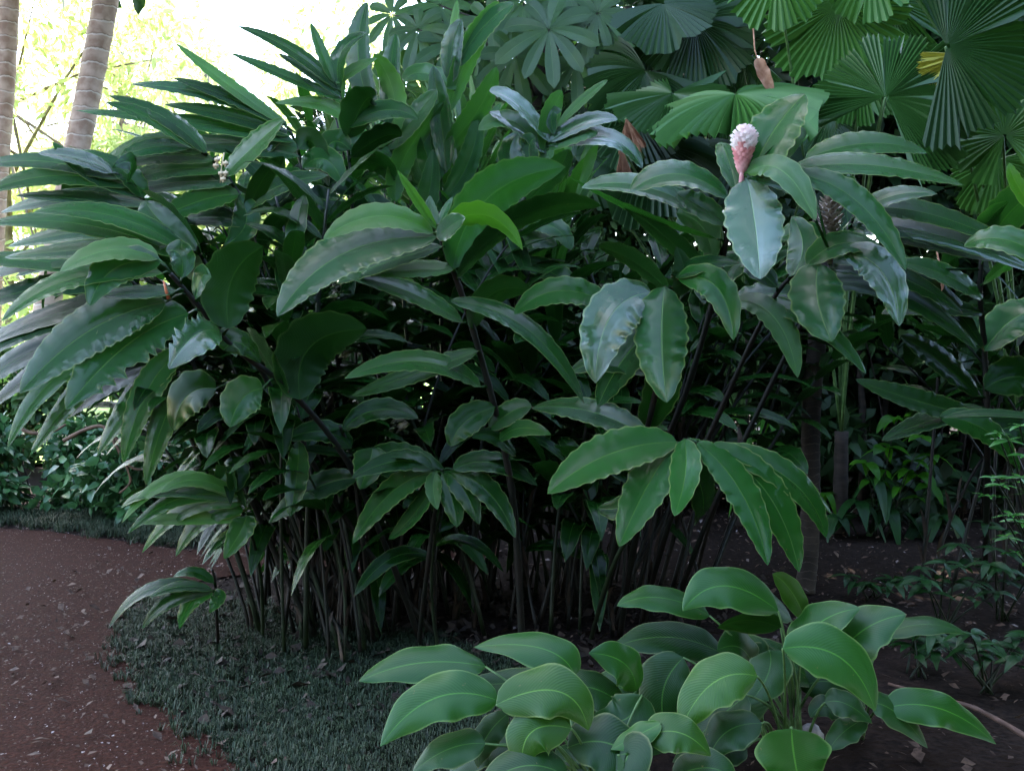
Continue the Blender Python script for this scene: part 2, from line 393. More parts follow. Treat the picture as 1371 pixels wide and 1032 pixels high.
# ------------------------------------------------------------------ ginger clumps
def nearest(poly, p):
    best = None
    for i in range(len(poly) - 1):
        a, b = poly[i], poly[i + 1]; ab = b - a; t = max(0, min(1, (p - a).dot(ab) / max(ab.length_squared, 1e-9)))
        q = a + ab * t; dd = (q - p).length
        if best is None or dd < best[0]: best = (dd, q)
    return best[1]
class Cane:
    """one cane of a ginger clump: stem mesh is the part, its leaves and flowers are sub-parts"""
    def __init__(s, clump, pts, r0=.017, r1=.008, mat='cane'):
        s.pts = spline([at(*p) if isinstance(p, tuple) else p for p in pts], 7)
        mb = MB()
        L = len(s.pts)
        tube(mb, s.pts, r0, r1, 8, rings=5, ringamp=.14)
        s.mb = mb; s.clump = clump; s.mat = mat; s.leaves = []
    def depth(s, x, y):
        q = at(x, y, 4.5); ray = (q - CAM).normalized(); best = None
        for p in s.pts:
            dd = ((p - CAM) - ray * (p - CAM).dot(ray)).length
            if best is None or dd < best[0]: best = (dd, p.y)
        return best[1]
    def leaf(s, x0, y0, x1, y1, x2, y2, w, roll, dt=0.0, mat='ginger', d=None, label=None, **kw):
        d = s.depth(x0, y0) - .03 if d is None else d
        mb = MB(); P0 = at(x0, y0, d)
        q = nearest(s.pts, P0 + V((0, 0, -.03)))
        L = (at(x2, y2, d) - P0).length
        kw.setdefault('nw', max(4, L * 15)); kw.setdefault('wave', .06)
        kw.setdefault('nl', 40 if w > 30 else 24); kw.setdefault('na', 4 if w > 40 else 3)
        pxleaf(mb, x0, y0, x1, y1, x2, y2, d, w, roll, dt, **kw)
        if (q - P0).length > .008:
            tube(mb, [q, (q + P0) / 2 + V((0, 0, .008)), P0], .007, .004, 5)
        s.leaves.append((mb, mat, label)); return s
    def done(s, label=None):
        o = s.mb.build('cane', M[s.mat], s.clump)
        if label: o['label'] = label
        for mb, mat, lb in s.leaves:
            l = mb.build('leaf', M[mat], o)
            if lb: l['label'] = lb
        s.obj = o; return o

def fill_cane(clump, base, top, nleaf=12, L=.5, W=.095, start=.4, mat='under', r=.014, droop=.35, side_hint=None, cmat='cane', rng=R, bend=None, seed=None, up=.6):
    B = V(base); T = V(top); h = (T - B)
    kx = rng.uniform(.1, .5); ctrl = B + V((h.x * kx + rng.uniform(-.14, .14), h.y * kx + rng.uniform(-.1, .1), h.z * rng.uniform(.5, .7))) if bend is None else bend
    pts = [bez(B, ctrl, T, i / 14) for i in range(15)]
    mb = MB(); tube(mb, pts, r, r * .45, 6, rings=3, ringamp=.12)
    for q in range(rng.randrange(1, 4)):      # dry sheaths still wrapped round the lower cane
        i0 = rng.randrange(0, 7); p = pts[i0]; d = V((rng.uniform(-1, 1), rng.uniform(-1, 1), 0)).normalized()
        leaf(mb, p + d * r * .6, p + d * r * 1.5 + V((0, 0, .09)), p + d * (r + rng.uniform(.01, .05)) + V((0, 0, rng.uniform(.12, .24))), r * 3.2, d, nl=6, na=1, mi=1, fold=-.6, wave=.2, rng=rng)
    o = mb.build('cane', [M[cmat], M['sheath']], clump)
    lm = MB()
    az = rng.uniform(0, 3.1416) if side_hint is None else side_hint + rng.uniform(-.35, .35)
    pl = V((math.cos(az), math.sin(az), 0))
    for k in range(nleaf):
        t = start + (1 - start) * (k + .5) / nleaf
        p = bez(B, ctrl, T, min(t, 1)); tan = ((ctrl - B) * (1 - t) + (T - ctrl) * t).normalized()
        sd = 1 if k % 2 else -1
        frac = (k + .5) / nleaf
        d = (pl * sd * (1.0 - .35 * frac) + tan * (up * .6 + up * .8 * frac) + V((rng.uniform(-.2, .2), rng.uniform(-.2, .2), 0))).normalized()
        l = L * rng.uniform(.75, 1.15) * (1 - .25 * abs(frac - .5)); dr = droop * rng.uniform(.5, 1.5) * (1.1 - frac * .7)
        P1 = p + d * l * .5 + V((0, 0, .03)); P2 = p + d * l * .97 - V((0, 0, dr * l))
        n = (V((0, 0, 1)) + V((rng.uniform(-.45, .45), rng.uniform(-.45, .45), 0))).normalized()
        leaf(lm, p, P1, P2, W * rng.uniform(.8, 1.15), n, wave=.09, nw=7, nl=12, na=2, rng=rng)
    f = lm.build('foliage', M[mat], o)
    return o

# ---- clump 1: left, leaning over the path
G1 = thing('ginger_plant', gnd(430, 850), 'big dark glossy ginger clump leaning left over the red path, with comb torn leaves', 'plant', 'large ginger clumps')
c = Cane(G1, [(560, 850, 4.95), (520, 740, 4.75), (462, 613, 4.5), (386, 521, 4.3), (312, 464, 4.15), (262, 405, 4.05), (228, 366, 4.0)], .016, .009)
c.leaf(252, 420, 170, 440, 88, 548, 74, 12, -.1, 'blue', torn=-1, label='broad leaf with its lower edge torn into comb teeth', tint=.75)
c.leaf(222, 405, 115, 420, 26, 527, 62, 22, -.05, 'blue', tint=.7)
c.leaf(215, 352, 140, 338, 120, 410, 46, 18, -.1, 'blue', tint=.8)
c.leaf(212, 347, 150, 314, 80, 364, 28, 50, -.1, 'young', tint=.25)
c.leaf(218, 366, 80, 350, 2, 430, 26, 48, -.15, 'ginger', tint=.95)
c.leaf(243, 372, 250, 330, 222, 336, 34, 30, -.05, 'shiny', tint=.9)
c.leaf(262, 400, 268, 355, 283, 372, 24, 40, -.1, 'blue', tint=.9)
c.leaf(296, 446, 262, 428, 226, 494, 52, 10, -.35, 'shiny', torn=1, label='short pale leaf shredded at both edges', tint=1.0)
c.leaf(306, 440, 293, 360, 352, 330, 70, 150, .05, 'under', tint=.9)
c.leaf(352, 520, 318, 522, 308, 572, 52, 15, -.1, 'ginger', tint=.6)
c.leaf(300, 470, 315, 440, 350, 486, 40, 60, .1, 'under', tint=.5)
c.leaf(235, 390, 190, 392, 122, 395, 18, 55, -.05, 'blue')
c.leaf(402, 535, 385, 440, 492, 441, 74, 150, .1, 'under', tint=.6)
c.leaf(386, 525, 350, 470, 330, 440, 34, 110, .1, 'under')
o = c.done('long dark cane arching left')
mb = MB(); tube(mb, [at(226, 400, 3.98), at(222, 388, 3.97), at(219, 376, 3.96)], .008, .003, 6); mb.build('bud', M['orange'], o)['label'] = 'small orange flower bud at the tip of the cane'
c = Cane(G1, [(590, 860, 5.1), (480, 720, 4.85), (408, 600, 4.6), (352, 500, 4.4), (318, 445, 4.3), (290, 380, 4.25), (262, 330, 4.2)], .015, .008)
c.leaf(250, 335, 150, 268, 45, 284, 30, 68, -.1, 'ginger', tint=.8)
c.leaf(245, 345, 120, 280, -20, 300, 30, 62, 0, 'ginger', tint=.6)
c.leaf(290, 520, 240, 512, 232, 577, 50, 30, .1, 'under', tint=.9)
c.leaf(262, 335, 200, 290, 195, 268, 40, 20, .1, 'ginger', tint=.3)
c.leaf(270, 340, 250, 290, 190, 255, 28, 100, .1, 'under')
c.leaf(225, 330, 120, 330, 5, 345, 24, 60, .1, 'ginger')
c.leaf(280, 370, 235, 350, 205, 300, 40, 125, .15, 'under', tint=.8)
c.done()
# leaf layers hanging out to the left, each on its cane
c = Cane(G1, [(420, 850, 5.0), (350, 700, 4.9), (290, 560, 4.8), (240, 450, 4.7), (180, 380, 4.6), (130, 345, 4.55)], .015, .007)
for a in [(240, 450, 120, 420, -30, 560, 40, 40), (215, 420, 90, 390, -60, 500, 34, 45), (180, 385, 60, 365, -50, 420, 34, 50), (200, 400, 90, 400, -40, 470, 30, 50),
          (150, 355, 60, 330, -30, 380, 26, 55), (230, 440, 130, 470, 40, 610, 34, 30), (250, 470, 190, 500, 130, 610, 34, 35), (262, 500, 220, 530, 195, 650, 36, 25),
          (170, 370, 60, 340, -60, 350, 26, 60), (255, 480, 160, 480, 90, 560, 40, 35), (245, 470, 190, 500, 165, 620, 40, 20), (225, 430, 60, 470, 10, 600, 30, 30), (235, 445, 20, 430, -60, 560, 34, 40)]:
    c.leaf(*a, dt=R.uniform(-.1, .2), mat=R.choice(['ginger', 'under', 'ginger']))
c.done()
c = Cane(G1, [(440, 845, 5.3), (370, 640, 5.2), (310, 440, 5.1), (250, 330, 5.0), (190, 265, 4.95), (160, 235, 4.9)], .015, .007)
for a in [(160, 240, 60, 200, -40, 225, 24, 68), (175, 250, 70, 215, -30, 262, 26, 60), (200, 275, 100, 250, 0, 285, 26, 65), (185, 262, 110, 235, 70, 190, 22, 60), (215, 290, 130, 262, 20, 262, 26, 72),
          (150, 232, 110, 205, 50, 205, 20, 60), (190, 265, 180, 225, 110, 200, 26, 60), (225, 300, 130, 300, 10, 330, 30, 60), (240, 318, 140, 322, 20, 370, 28, 60), (170, 245, 190, 200, 150, 225, 20, 40)]:
    c.leaf(*a, dt=R.uniform(-.15, .1), mat=R.choice(['ginger', 'blue', 'shiny']))
c.done()
c = Cane(G1, [(470, 850, 5.4), (420, 600, 5.3), (370, 400, 5.2), (330, 280, 5.1), (290, 220, 5.05), (262, 200, 5.0)], .015, .007)
for a in [(270, 205, 200, 170, 128, 228, 26, 62), (285, 215, 210, 195, 137, 230, 24, 60), (300, 230, 230, 210, 120, 265, 26, 55), (255, 198, 190, 190, 160, 215, 20, 60),
          (262, 200, 200, 150, 142, 138, 22, 75), (275, 205, 230, 150, 145, 128, 26, 70), (310, 245, 240, 235, 150, 262, 30, 50), (320, 260, 270, 260, 200, 300, 34, 40), (300, 235, 345, 190, 380, 160, 34, 60),
          (330, 280, 365, 240, 440, 235, 34, 70), (318, 262, 350, 300, 300, 330, 38, 20), (335, 300, 280, 280, 230, 300, 30, 60)]:
    c.leaf(*a, dt=R.uniform(-.15, .1), mat=R.choice(['ginger', 'blue', 'ginger']))
o = c.done()
mb = MB()
for (x, y) in [(289, 222), (296, 232), (302, 219), (302, 232), (291, 214), (299, 240)]:
    P = at(x, y, 4.88); tube(mb, [P + V((0, 0, -.017)), P + V((0, 0, -.008)), P + V((0, 0, .006)), P + V((.002, 0, .015))], .006, .004, 7, rings=0)
    tube(mb, [P + V((-.012, 0, 0)), P, P + V((.012, 0, 0))], .009, .009, 7)
tube(mb, [at(300, 205, 4.9), at(297, 222, 4.88), at(295, 245, 4.9)], .004, .003, 5)
mb.build('seed_cluster', M['bud'], o)['label'] = 'cluster of pale round seed capsules'
c = Cane(G1, [(500, 850, 5.5), (460, 600, 5.4), (430, 420, 5.35), (410, 260, 5.3), (395, 190, 5.3), (375, 160, 5.3)], .015, .007)
for a in [(380, 165, 310, 120, 235, 58, 17, 60, 'young'), (385, 170, 320, 130, 230, 104, 18, 70, 'ginger'), (370, 160, 280, 115, 175, 113, 20, 70, 'blue'), (390, 182, 310, 150, 220, 140, 20, 65, 'ginger'),
          (395, 190, 300, 165, 100, 148, 22, 70, 'ginger'), (385, 175, 330, 200, 320, 212, 30, 15, 'shiny'), (400, 210, 300, 185, 190, 195, 24, 60, 'blue'), (398, 200, 345, 180, 322, 214, 40, 5, 'blue'),
          (405, 230, 360, 250, 305, 315, 40, 15, 'ginger'), (408, 250, 370, 270, 300, 288, 30, 60, 'under'), (405, 225, 440, 190, 460, 250, 36, 30, 'ginger'), (400, 200, 420, 160, 440, 250, 34, 140, 'under'), (412, 270, 440, 250, 455, 310, 40, 40, 'under')]:
    c.leaf(*a[:8], dt=R.uniform(-.1, .1), mat=a[8])
c.done()
c = Cane(G1, [(520, 850, 5.6), (500, 600, 5.6), (480, 400, 5.55), (470, 250, 5.5), (462, 160, 5.5), (450, 110, 5.5)], .014, .006, 'caneg')
for a in [(452, 120, 400, 60, 317, 35, 17, 62, 'ginger'), (458, 135, 380, 100, 308, 71, 14, 65, 'ginger'), (456, 130, 420, 95, 372, 72, 15, 62, 'blue'), (447, 110, 430, 70, 416, 30, 15, 20, 'ginger'),
          (462, 160, 440, 130, 368, 138, 18, 60, 'young'), (465, 185, 490, 120, 500, 132, 46, 140, 'under'), (470, 210, 520, 170, 537, 184, 40, 140, 'under'), (468, 200, 430, 160, 425, 270, 36, 40, 'ginger'),
          (455, 120, 440, 60, 492, 44, 20, 70, 'ginger'), (472, 260, 440, 215, 425, 290, 38, 30, 'under'), (474, 280, 520, 260, 530, 330, 40, 30, 'under'), (464, 170, 520, 130, 560, 160, 30, 60, 'ginger'), (450, 112, 470, 92, 505, 78, 14, 50, 'young'), (475, 300, 450, 300, 400, 370, 40, 30, 'ginger')]:
    c.leaf(*a[:8], dt=R.uniform(-.1, .1), mat=a[8])
c.done()
rg = random.Random(11)
for i in range(28):
    u = rg.random(); b_ = gnd(rg.uniform(330, 560), rg.uniform(815, 885))
    fx = rg.uniform(40, 520); top = at(fx, rg.uniform(300, 520) - (fx - 40) * .18, b_.y + rg.uniform(-.25, .5))
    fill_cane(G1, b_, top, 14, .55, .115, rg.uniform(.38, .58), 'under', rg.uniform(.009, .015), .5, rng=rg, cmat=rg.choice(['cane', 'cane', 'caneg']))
for i in range(12):   # bare low canes fanning from the base
    b_ = gnd(rg.uniform(400, 620), rg.uniform(830, 900)); top = at(b_.x / b_.y * F_PX + 685 + rg.uniform(-170, 60), rg.uniform(520, 640), b_.y + rg.uniform(-.3, .3))
    fill_cane(G1, b_, top, 8, .5, .12, .5, 'under', rg.uniform(.008, .014), .5, rng=rg, cmat=rg.choice(['cane', 'caneg', 'cane']))

# ---- clump 2: centre, the black cane with the bright young crown
G2 = thing('ginger_plant', gnd(690, 850), 'tall ginger clump in the middle with a black cane and a bright rolled young leaf', 'plant', 'large ginger clumps')
c = Cane(G2, [(700, 880, 4.6), (690, 700, 4.45), (675, 600, 4.35), (650, 500, 4.25), (622, 405, 4.15), (600, 345, 4.08), (588, 312, 4.05)], .017, .010)
c.leaf(584, 318, 440, 310, 371, 424, 56, 28, -.25, 'blue', tint=.75)
c.leaf(580, 312, 505, 262, 433, 321, 32, 35, -.2, 'young', tint=.55)
c.leaf(584, 306, 560, 270, 532, 228, 20, 0, 0, 'young', tint=1, fold=.9, wave=.05, label='rolled bright green new leaf')
c.leaf(586, 300, 574, 285, 576, 262, 16, 20, .05, 'blue', tint=1)
c.leaf(588, 300, 596, 280, 606, 264, 10, 20, .1, 'blue', tint=1)
c.leaf(585, 318, 602, 300, 623, 292, 26, 30, -.15, 'shiny', tint=1, label='short leaf tip shining white')
c.leaf(600, 300, 660, 262, 700, 335, 30, 125, -.05, 'young', tint=.35)
c.leaf(606, 360, 625, 238, 757, 224, 64, 150, .25, 'ginger', tint=.95)
c.leaf(612, 372, 690, 255, 805, 276, 40, 130, .3, 'under', tint=1.0)
c.leaf(592, 330, 500, 352, 450, 380, 24, 70, .1, 'ginger')
c.leaf(620, 432, 540, 375, 462, 370, 26, 50, -.1, 'ginger', tint=.7)
c.leaf(602, 403, 720, 410, 782, 540, 26, 45, -.1, 'ginger', tint=.4)
c.leaf(644, 518, 570, 455, 461, 507, 28, 45, -.15, 'ginger', tint=.7)
c.leaf(608, 360, 560, 360, 483, 366, 22, 55, 0, 'young', tint=0)
c.leaf(640, 470, 560, 500, 470, 530, 26, 60, .2, 'under')
c.leaf(662, 545, 610, 560, 604, 598, 40, 10, 0, 'under', tint=1)
c.leaf(655, 575, 690, 540, 712, 545, 30, 20, 0, 'ginger', tint=.4)
c.leaf(668, 590, 690, 560, 738, 582, 22, 20, -.15, 'ginger', tint=.3)
c.leaf(690, 610, 660, 570, 632, 586, 20, 20, -.1, 'under')
c.leaf(630, 440, 650, 370, 712, 390, 36, 140, .1, 'under', tint=1)
c.done('straight black cane rising through the middle of the clump')
# upright leafy shoots of the top
def shoot(clump, base, pts, leaves, r=(.013, .005), mat='caneg', ddef=None):
    c = Cane(clump, [gnd(*base)] + pts, r[0], r[1], mat)
    for a in leaves: c.leaf(*a[:8], dt=a[9] if len(a) > 9 else R.uniform(-.08, .08), mat={'under': 'ginger', 'ginger': 'bright'}.get(a[8], a[8]), a=.5, b=.6, wave=.05)
    return c.done()
shoot(G2, (600, 820), [(560, 600, 5.7), (540, 400, 5.7), (528, 250, 5.7), (520, 150, 5.7)],
      [(525, 182, 540, 120, 500, 72, 32, 150, 'young'), (505, 160, 462, 80, 491, 3, 36, 15, 'blue'), (520, 170, 520, 90, 530, 45, 26, 20, 'blue'), (528, 240, 500, 200, 455, 226, 40, 130, 'under'),
       (530, 270, 520, 220, 595, 136, 34, 150, 'ginger'), (522, 200, 560, 150, 585, 120, 30, 40, 'ginger'), (530, 290, 480, 260, 460, 300, 36, 140, 'under'), (535, 330, 580, 290, 580, 200, 40, 150, 'under'),
       (512, 140, 470, 140, 440, 190, 30, 40, 'ginger'), (536, 330, 500, 330, 480, 400, 36, 30, 'under'), (524, 210, 490, 180, 440, 200, 34, 60, 'blue')])
shoot(G2, (640, 815), [(600, 600, 5.8), (590, 400, 5.8), (590, 250, 5.8), (600, 150, 5.8), (612, 80, 5.8)],
      [(598, 230, 590, 150, 580, 88, 30, 10, 'shiny'), (606, 110, 598, 60, 618, 26, 28, 10, 'shiny'), (600, 150, 625, 60, 668, 2, 34, 150, 'ginger'), (612, 90, 640, 30, 688, 4, 28, 30, 'blue'),
       (590, 240, 570, 190, 578, 150, 32, 20, 'blue'), (595, 200, 650, 150, 665, 90, 36, 150, 'ginger'), (592, 270, 640, 220, 640, 150, 34, 150, 'under'), (608, 100, 606, 50, 612, 0, 14, 10, 'young'),
       (592, 280, 560, 260, 545, 330, 30, 30, 'under'), (592, 250, 550, 240, 560, 180, 34, 140, 'under'), (610, 120, 560, 80, 540, 110, 26, 50, 'ginger'), (590, 300, 640, 290, 640, 380, 38, 30, 'under')])
shoot(G2, (700, 810), [(690, 600, 5.6), (690, 400, 5.6), (700, 280, 5.5), (720, 220, 5.5), (745, 165, 5.5)],
      [(745, 170, 780, 130, 814, 107, 12, 20, 'young', 0), (728, 205, 735, 150, 753, 122, 26, 140, 'ginger'), (712, 240, 665, 215, 693, 178, 40, 20, 'shiny'), (716, 235, 700, 190, 717, 185, 30, 40, 'blue'),
       (742, 180, 730, 140, 752, 150, 16, 20, 'blue'), (735, 190, 790, 150, 827, 160, 20, 60, 'shiny'), (738, 195, 830, 160, 860, 226, 30, 55, 'shiny'), (730, 215, 690, 130, 640, 175, 28, 60, 'ginger'),
       (735, 190, 690, 120, 655, 122, 20, 70, 'shiny'), (705, 270, 760, 220, 760, 200, 36, 140, 'under'), (700, 290, 650, 260, 640, 230, 36, 140, 'under'), (697, 300, 750, 290, 765, 335, 26, 30, 'blue'),
       (695, 330, 720, 310, 745, 330, 26, 30, 'ginger'), (730, 205, 700, 165, 655, 150, 24, 70, 'shiny'), (735, 200, 780, 170, 800, 180, 22, 60, 'ginger'), (692, 350, 760, 360, 790, 420, 38, 40, 'under'), (692, 340, 640, 350, 600, 420, 38, 40, 'under')])
rg = random.Random(5)
for i in range(30):
    b_ = gnd(rg.uniform(520, 780), rg.uniform(790, 860))
    fx = rg.uniform(440, 860); top = at(fx, rg.uniform(300, 500), b_.y + rg.uniform(0, .5))
    fill_cane(G2, b_, top, 14, .55, .115, rg.uniform(.38, .56), 'under', rg.uniform(.009, .015), .5, rng=rg, cmat=rg.choice(['cane', 'cane', 'caneg']))
for i in range(10):
    b_ = gnd(rg.uniform(520, 820), rg.uniform(780, 850)); top = at(rg.uniform(480, 880), rg.uniform(540, 660), b_.y + rg.uniform(-.2, .4))
    fill_cane(G2, b_, top, 8, .5, .12, .5, 'under', rg.uniform(.008, .013), .5, rng=rg)

rg = random.Random(77)
for i in range(21):
    b_ = gnd(rg.uniform(340, 560), rg.uniform(800, 840)); fx = rg.uniform(120, 470); fy = 235 - (fx - 120) * .27 + rg.uniform(-5, 70)
    fill_cane(G1, b_, at(fx, fy, b_.y + rg.uniform(0, .7)), 13, .5, .075, .52, 'ginger', .011, .35, rng=rg)
for i in range(22):
    b_ = gnd(rg.uniform(540, 760), rg.uniform(780, 810)); fx = rg.uniform(480, 800); fy = 150 + abs(fx - 560) * .35 + rg.uniform(-10, 80)
    fill_cane(G2, b_, at(fx, fy, b_.y + rg.uniform(0, .5)), 13, .5, .085, .5, 'bright', .011, .15, rng=rg, up=1.3, cmat='caneg')
c = Cane(G2, [gnd(560, 868), (570, 780, 4.6), (580, 700, 4.5), (590, 650, 4.45), (592, 628, 4.42)], .012, .007)
for a in [(584, 632, 575, 650, 586, 682, 22, 10, 'young'), (600, 634, 620, 640, 642, 702, 32, 15, 'ginger'), (592, 634, 610, 670, 612, 706, 30, 10, 'ginger'), (580, 632, 520, 640, 472, 728, 34, 30, 'ginger'),
          (604, 632, 660, 640, 690, 720, 32, 25, 'ginger'), (578, 628, 540, 600, 470, 640, 28, 45, 'under'), (606, 628, 660, 600, 720, 650, 28, 45, 'under'), (585, 640, 560, 690, 520, 722, 22, 40, 'ginger')]:
    c.leaf(*a[:8], dt=R.uniform(-.1, .05), mat=a[8], tint=R.uniform(.2, .7))
c.done('low cane ending in a fan of hanging leaves')
c = Cane(G1, [gnd(500, 862), (490, 760, 4.7), (480, 680, 4.6), (470, 610, 4.55), (455, 570, 4.5)], .012, .007)
for a in [(498, 600, 500, 610, 482, 655, 44, 5, 'ginger'), (400, 590, 400, 640, 388, 692, 30, 5, 'ginger'), (470, 600, 440, 560, 380, 590, 30, 45, 'under'), (480, 620, 540, 590, 600, 640, 34, 40, 'under'), (460, 575, 500, 530, 560, 560, 34, 50, 'under'),
          (478, 640, 420, 640, 360, 700, 34, 30, 'under'), (470, 610, 430, 600, 395, 600, 12, 40, 'under')]:
    c.leaf(*a[:8], dt=R.uniform(-.1, .05), mat=a[8], tint=R.uniform(.2, .8))
c.done()

rg = random.Random(123)
for i in range(26):
    cl = G1 if i % 2 else G2
    b_ = gnd(rg.uniform(350, 560) if i % 2 else rg.uniform(540, 860), rg.uniform(790, 860)); fx = (b_.x / b_.y) * F_PX + 685 + rg.uniform(-120, 60)
    fill_cane(cl, b_, at(fx, rg.uniform(560, 680), b_.y + rg.uniform(-.25, .4)), 9, .5, .12, .42, 'under', .010, .7, rng=rg)

# ---- clump 3: right, with the pink flower head
G3 = thing('ginger_plant', gnd(850, 830), 'ginger clump with a pink and white flower head and wide hanging waxy leaves', 'plant', 'large ginger clumps')
c = Cane(G3, [gnd(830, 850), (860, 680, 4.6), (920, 520, 4.35), (955, 400, 4.2), (975, 310, 4.08), (990, 250, 4.02), (994, 236, 4.0)], .016, .010)
c.leaf(1000, 240, 1012, 290, 1018, 374, 70, 8, -.25, 'shiny', tint=1, fold=.12, label='hanging blue grey leaf below the pink flower')
c.leaf(1000, 232, 1050, 195, 1092, 296, 34, 40, -.2, 'young', tint=.15)
c.leaf(1003, 238, 1085, 235, 1088, 290, 26, 15, -.1, 'shiny', tint=.9)
c.leaf(1003, 240, 1030, 170, 1078, 126, 64, 20, .15, 'ginger', tint=1)
c.leaf(1010, 240, 1060, 190, 1080, 180, 34, 130, .3, 'under', tint=.9)
c.leaf(986, 255, 975, 205, 965, 190, 30, 25, .2, 'ginger')
c.leaf(975, 265, 905, 205, 843, 257, 36, 48, -.1, 'blue', tint=.75)
c.leaf(965, 300, 860, 225, 778, 252, 28, 48, 0, 'blue', tint=.8)
c.leaf(960, 320, 860, 300, 760, 236, 26, 100, .1, 'ginger', tint=.6)
c.leaf(955, 350, 950, 290, 905, 285, 44, 130, .2, 'under', tint=.6)
c.leaf(975, 300, 930, 270, 905, 260, 30, 40, 0, 'ginger')
c.leaf(950, 372, 900, 320, 830, 270, 26, 130, 0, 'under', tint=1)
c.leaf(940, 400, 990, 350, 1000, 330, 40, 50, 0, 'blue')
o = c.done('cane that carries the pink flower head')
mb = MB(); base = at(993, 238, 3.99); tip = at(998, 170, 3.97); ax = (tip - base)
tube(mb, [base - ax * .35, base, base + ax * .6], .008, .012, 8, 0)
rf = random.Random(3)
for k in range(110):
    t = k / 110; a = k * 2.39996; p = base + ax * (.05 + t * .88); rr = .016 + .046 * math.sin(t ** 1.1 * 2.1)
    rr *= (1 if t < .8 else (1 - (t - .8) * 4.0))
    d = V((math.cos(a), math.sin(a), 0)); q = p + d * rr * .55
    out_ = d * (.6 + .4 * t) + V((0, 0, 1.0))
    out_.normalize(); l = .028
    leaf(mb, q, q + out_ * l * .6 + d * .004, q + out_ * l + d * (.005 if t > .5 else .001), .034, d, nl=6, na=2, fold=-.35, wave=.02, a=.45, b=.22, mi=0 if t < .55 + rf.uniform(-.06, .06) else 1, rng=rf)
mb.build('flower_head', [M['pink'], M['white']], o)['label'] = 'pink flower cone with white upper bracts'

c = Cane(G3, [gnd(800, 845), (835, 680, 4.5), (870, 560, 4.3), (890, 450, 4.12), (902, 395, 4.02), (905, 368, 3.98)], .015, .009)
c.leaf(890, 384, 880, 450, 893, 539, 66, 6, -.1, 'blue', tint=.85, fold=.1, label='oval leaf hanging straight down in the middle of the clump')
c.leaf(872, 392, 800, 395, 797, 513, 66, 8, -.1, 'shiny', tint=.85, fold=.12)
c.leaf(822, 412, 745, 362, 688, 421, 36, 30, -.05, 'ginger', tint=.9, d=4.1)
c.leaf(908, 374, 975, 355, 982, 456, 42, 20, -.1, 'ginger', tint=1.0)
c.leaf(905, 372, 940, 345, 990, 352, 22, 60, .05, 'ginger')
c.leaf(895, 390, 850, 340, 800, 330, 30, 120, .1, 'under', tint=.8)
c.leaf(885, 430, 830, 470, 800, 545, 50, 20, .2, 'blue', tint=.1)
c.leaf(880, 480, 910, 500, 850, 590, 50, 20, .25, 'under', tint=.9)
c.leaf(900, 385, 930, 380, 905, 330, 30, 140, 0, 'under')
c.leaf(880, 500, 810, 470, 760, 500, 30, 50, .1, 'ginger', tint=.1)
c.done()
c = Cane(G3, [gnd(860, 830), (900, 690, 4.7), (960, 560, 4.5), (1010, 450, 4.35), (1050, 380, 4.25), (1110, 335, 4.2)], .015, .008)
c.leaf(985, 402, 1050, 400, 1068, 506, 36, 42, -.2, 'young', tint=.1)
c.leaf(1005, 408, 1085, 400, 1160, 501, 26, 50, -.15, 'ginger', tint=1.0)
c.leaf(1096, 352, 1085, 400, 1114, 458, 66, 10, -.15, 'blue', tint=.95, fold=.15)
c.leaf(1128, 338, 1195, 340, 1204, 437, 46, 22, -.15, 'shiny', tint=1)
c.leaf(1062, 232, 1160, 245, 1213, 362, 36, 42, -.2, 'ginger', tint=1, d=4.15)
c.leaf(1060, 228, 1160, 205, 1290, 248, 28, 52, 0, 'ginger', tint=1, d=4.2)
c.leaf(1078, 214, 1160, 175, 1242, 205, 30, 40, .1, 'ginger', tint=1.0, d=4.4)
c.leaf(1040, 385, 1000, 340, 960, 345, 30, 50, .1, 'under')
c.leaf(1060, 370, 1090, 330, 1060, 290, 40, 30, .2, 'blue', tint=.3)
c.leaf(1080, 355, 1130, 300, 1190, 345, 30, 60, 0, 'ginger')
c.done()
tb = MB()
c = Cane(G3, [gnd(900, 825), (950, 690, 5.0), (1020, 540, 4.8), (1090, 400, 4.6), (1130, 320, 4.5), (1150, 270, 4.45)], .015, .008)
for a in [(1150, 282, 1230, 262, 1385, 345, 30, 52, 'ginger'), (1160, 300, 1250, 300, 1400, 370, 26, 52, 'shiny'), (1140, 300, 1240, 320, 1340, 350, 24, 60, 'blue'), (1145, 290, 1190, 250, 1255, 260, 22, 50, 'blue'),
          (1125, 330, 1080, 300, 1040, 320, 30, 60, 'ginger'), (1110, 360, 1180, 340, 1290, 420, 30, 50, 'under'), (1100, 380, 1200, 360, 1310, 470, 30, 45, 'under'), (1148, 278, 1140, 250, 1115, 232, 26, 40, 'ginger'), (1110, 350, 1160, 320, 1230, 390, 30, 60, 'ginger'),
          (1130, 320, 1170, 280, 1250, 330, 30, 70, 'blue'), (1085, 400, 1020, 380, 960, 420, 34, 60, 'under')]:
    c.leaf(*a[:8], dt=R.uniform(-.1, .1), mat=a[8])
o = c.done()
mb = MB(); cc = at(1112, 290, 4.3)
for k in range(90):
    t = k / 90; a = k * 2.39996; z = (t - .5) * .15; rr = .05 * math.sqrt(max(.05, 1 - (2 * t - 1) ** 2 * .85))
    d = V((math.cos(a), math.sin(a), 0)); q = cc + V((0, 0, z)) + d * rr * .6
    leaf(mb, q, q + d * .02 + V((0, 0, .006)), q + d * .03 + V((0, 0, .022)), .024, (d * -.5 + V((0, 0, 1))).normalized(), nl=4, na=1, a=.35, b=.3, wave=.1)
tube(mb, [cc - V((0, 0, .2)), cc, cc + V((0, 0, .06))], .012, .03, 8)
mb.build('seed_head', M['brown'], o)['label'] = 'brown and grey dried flower cone'
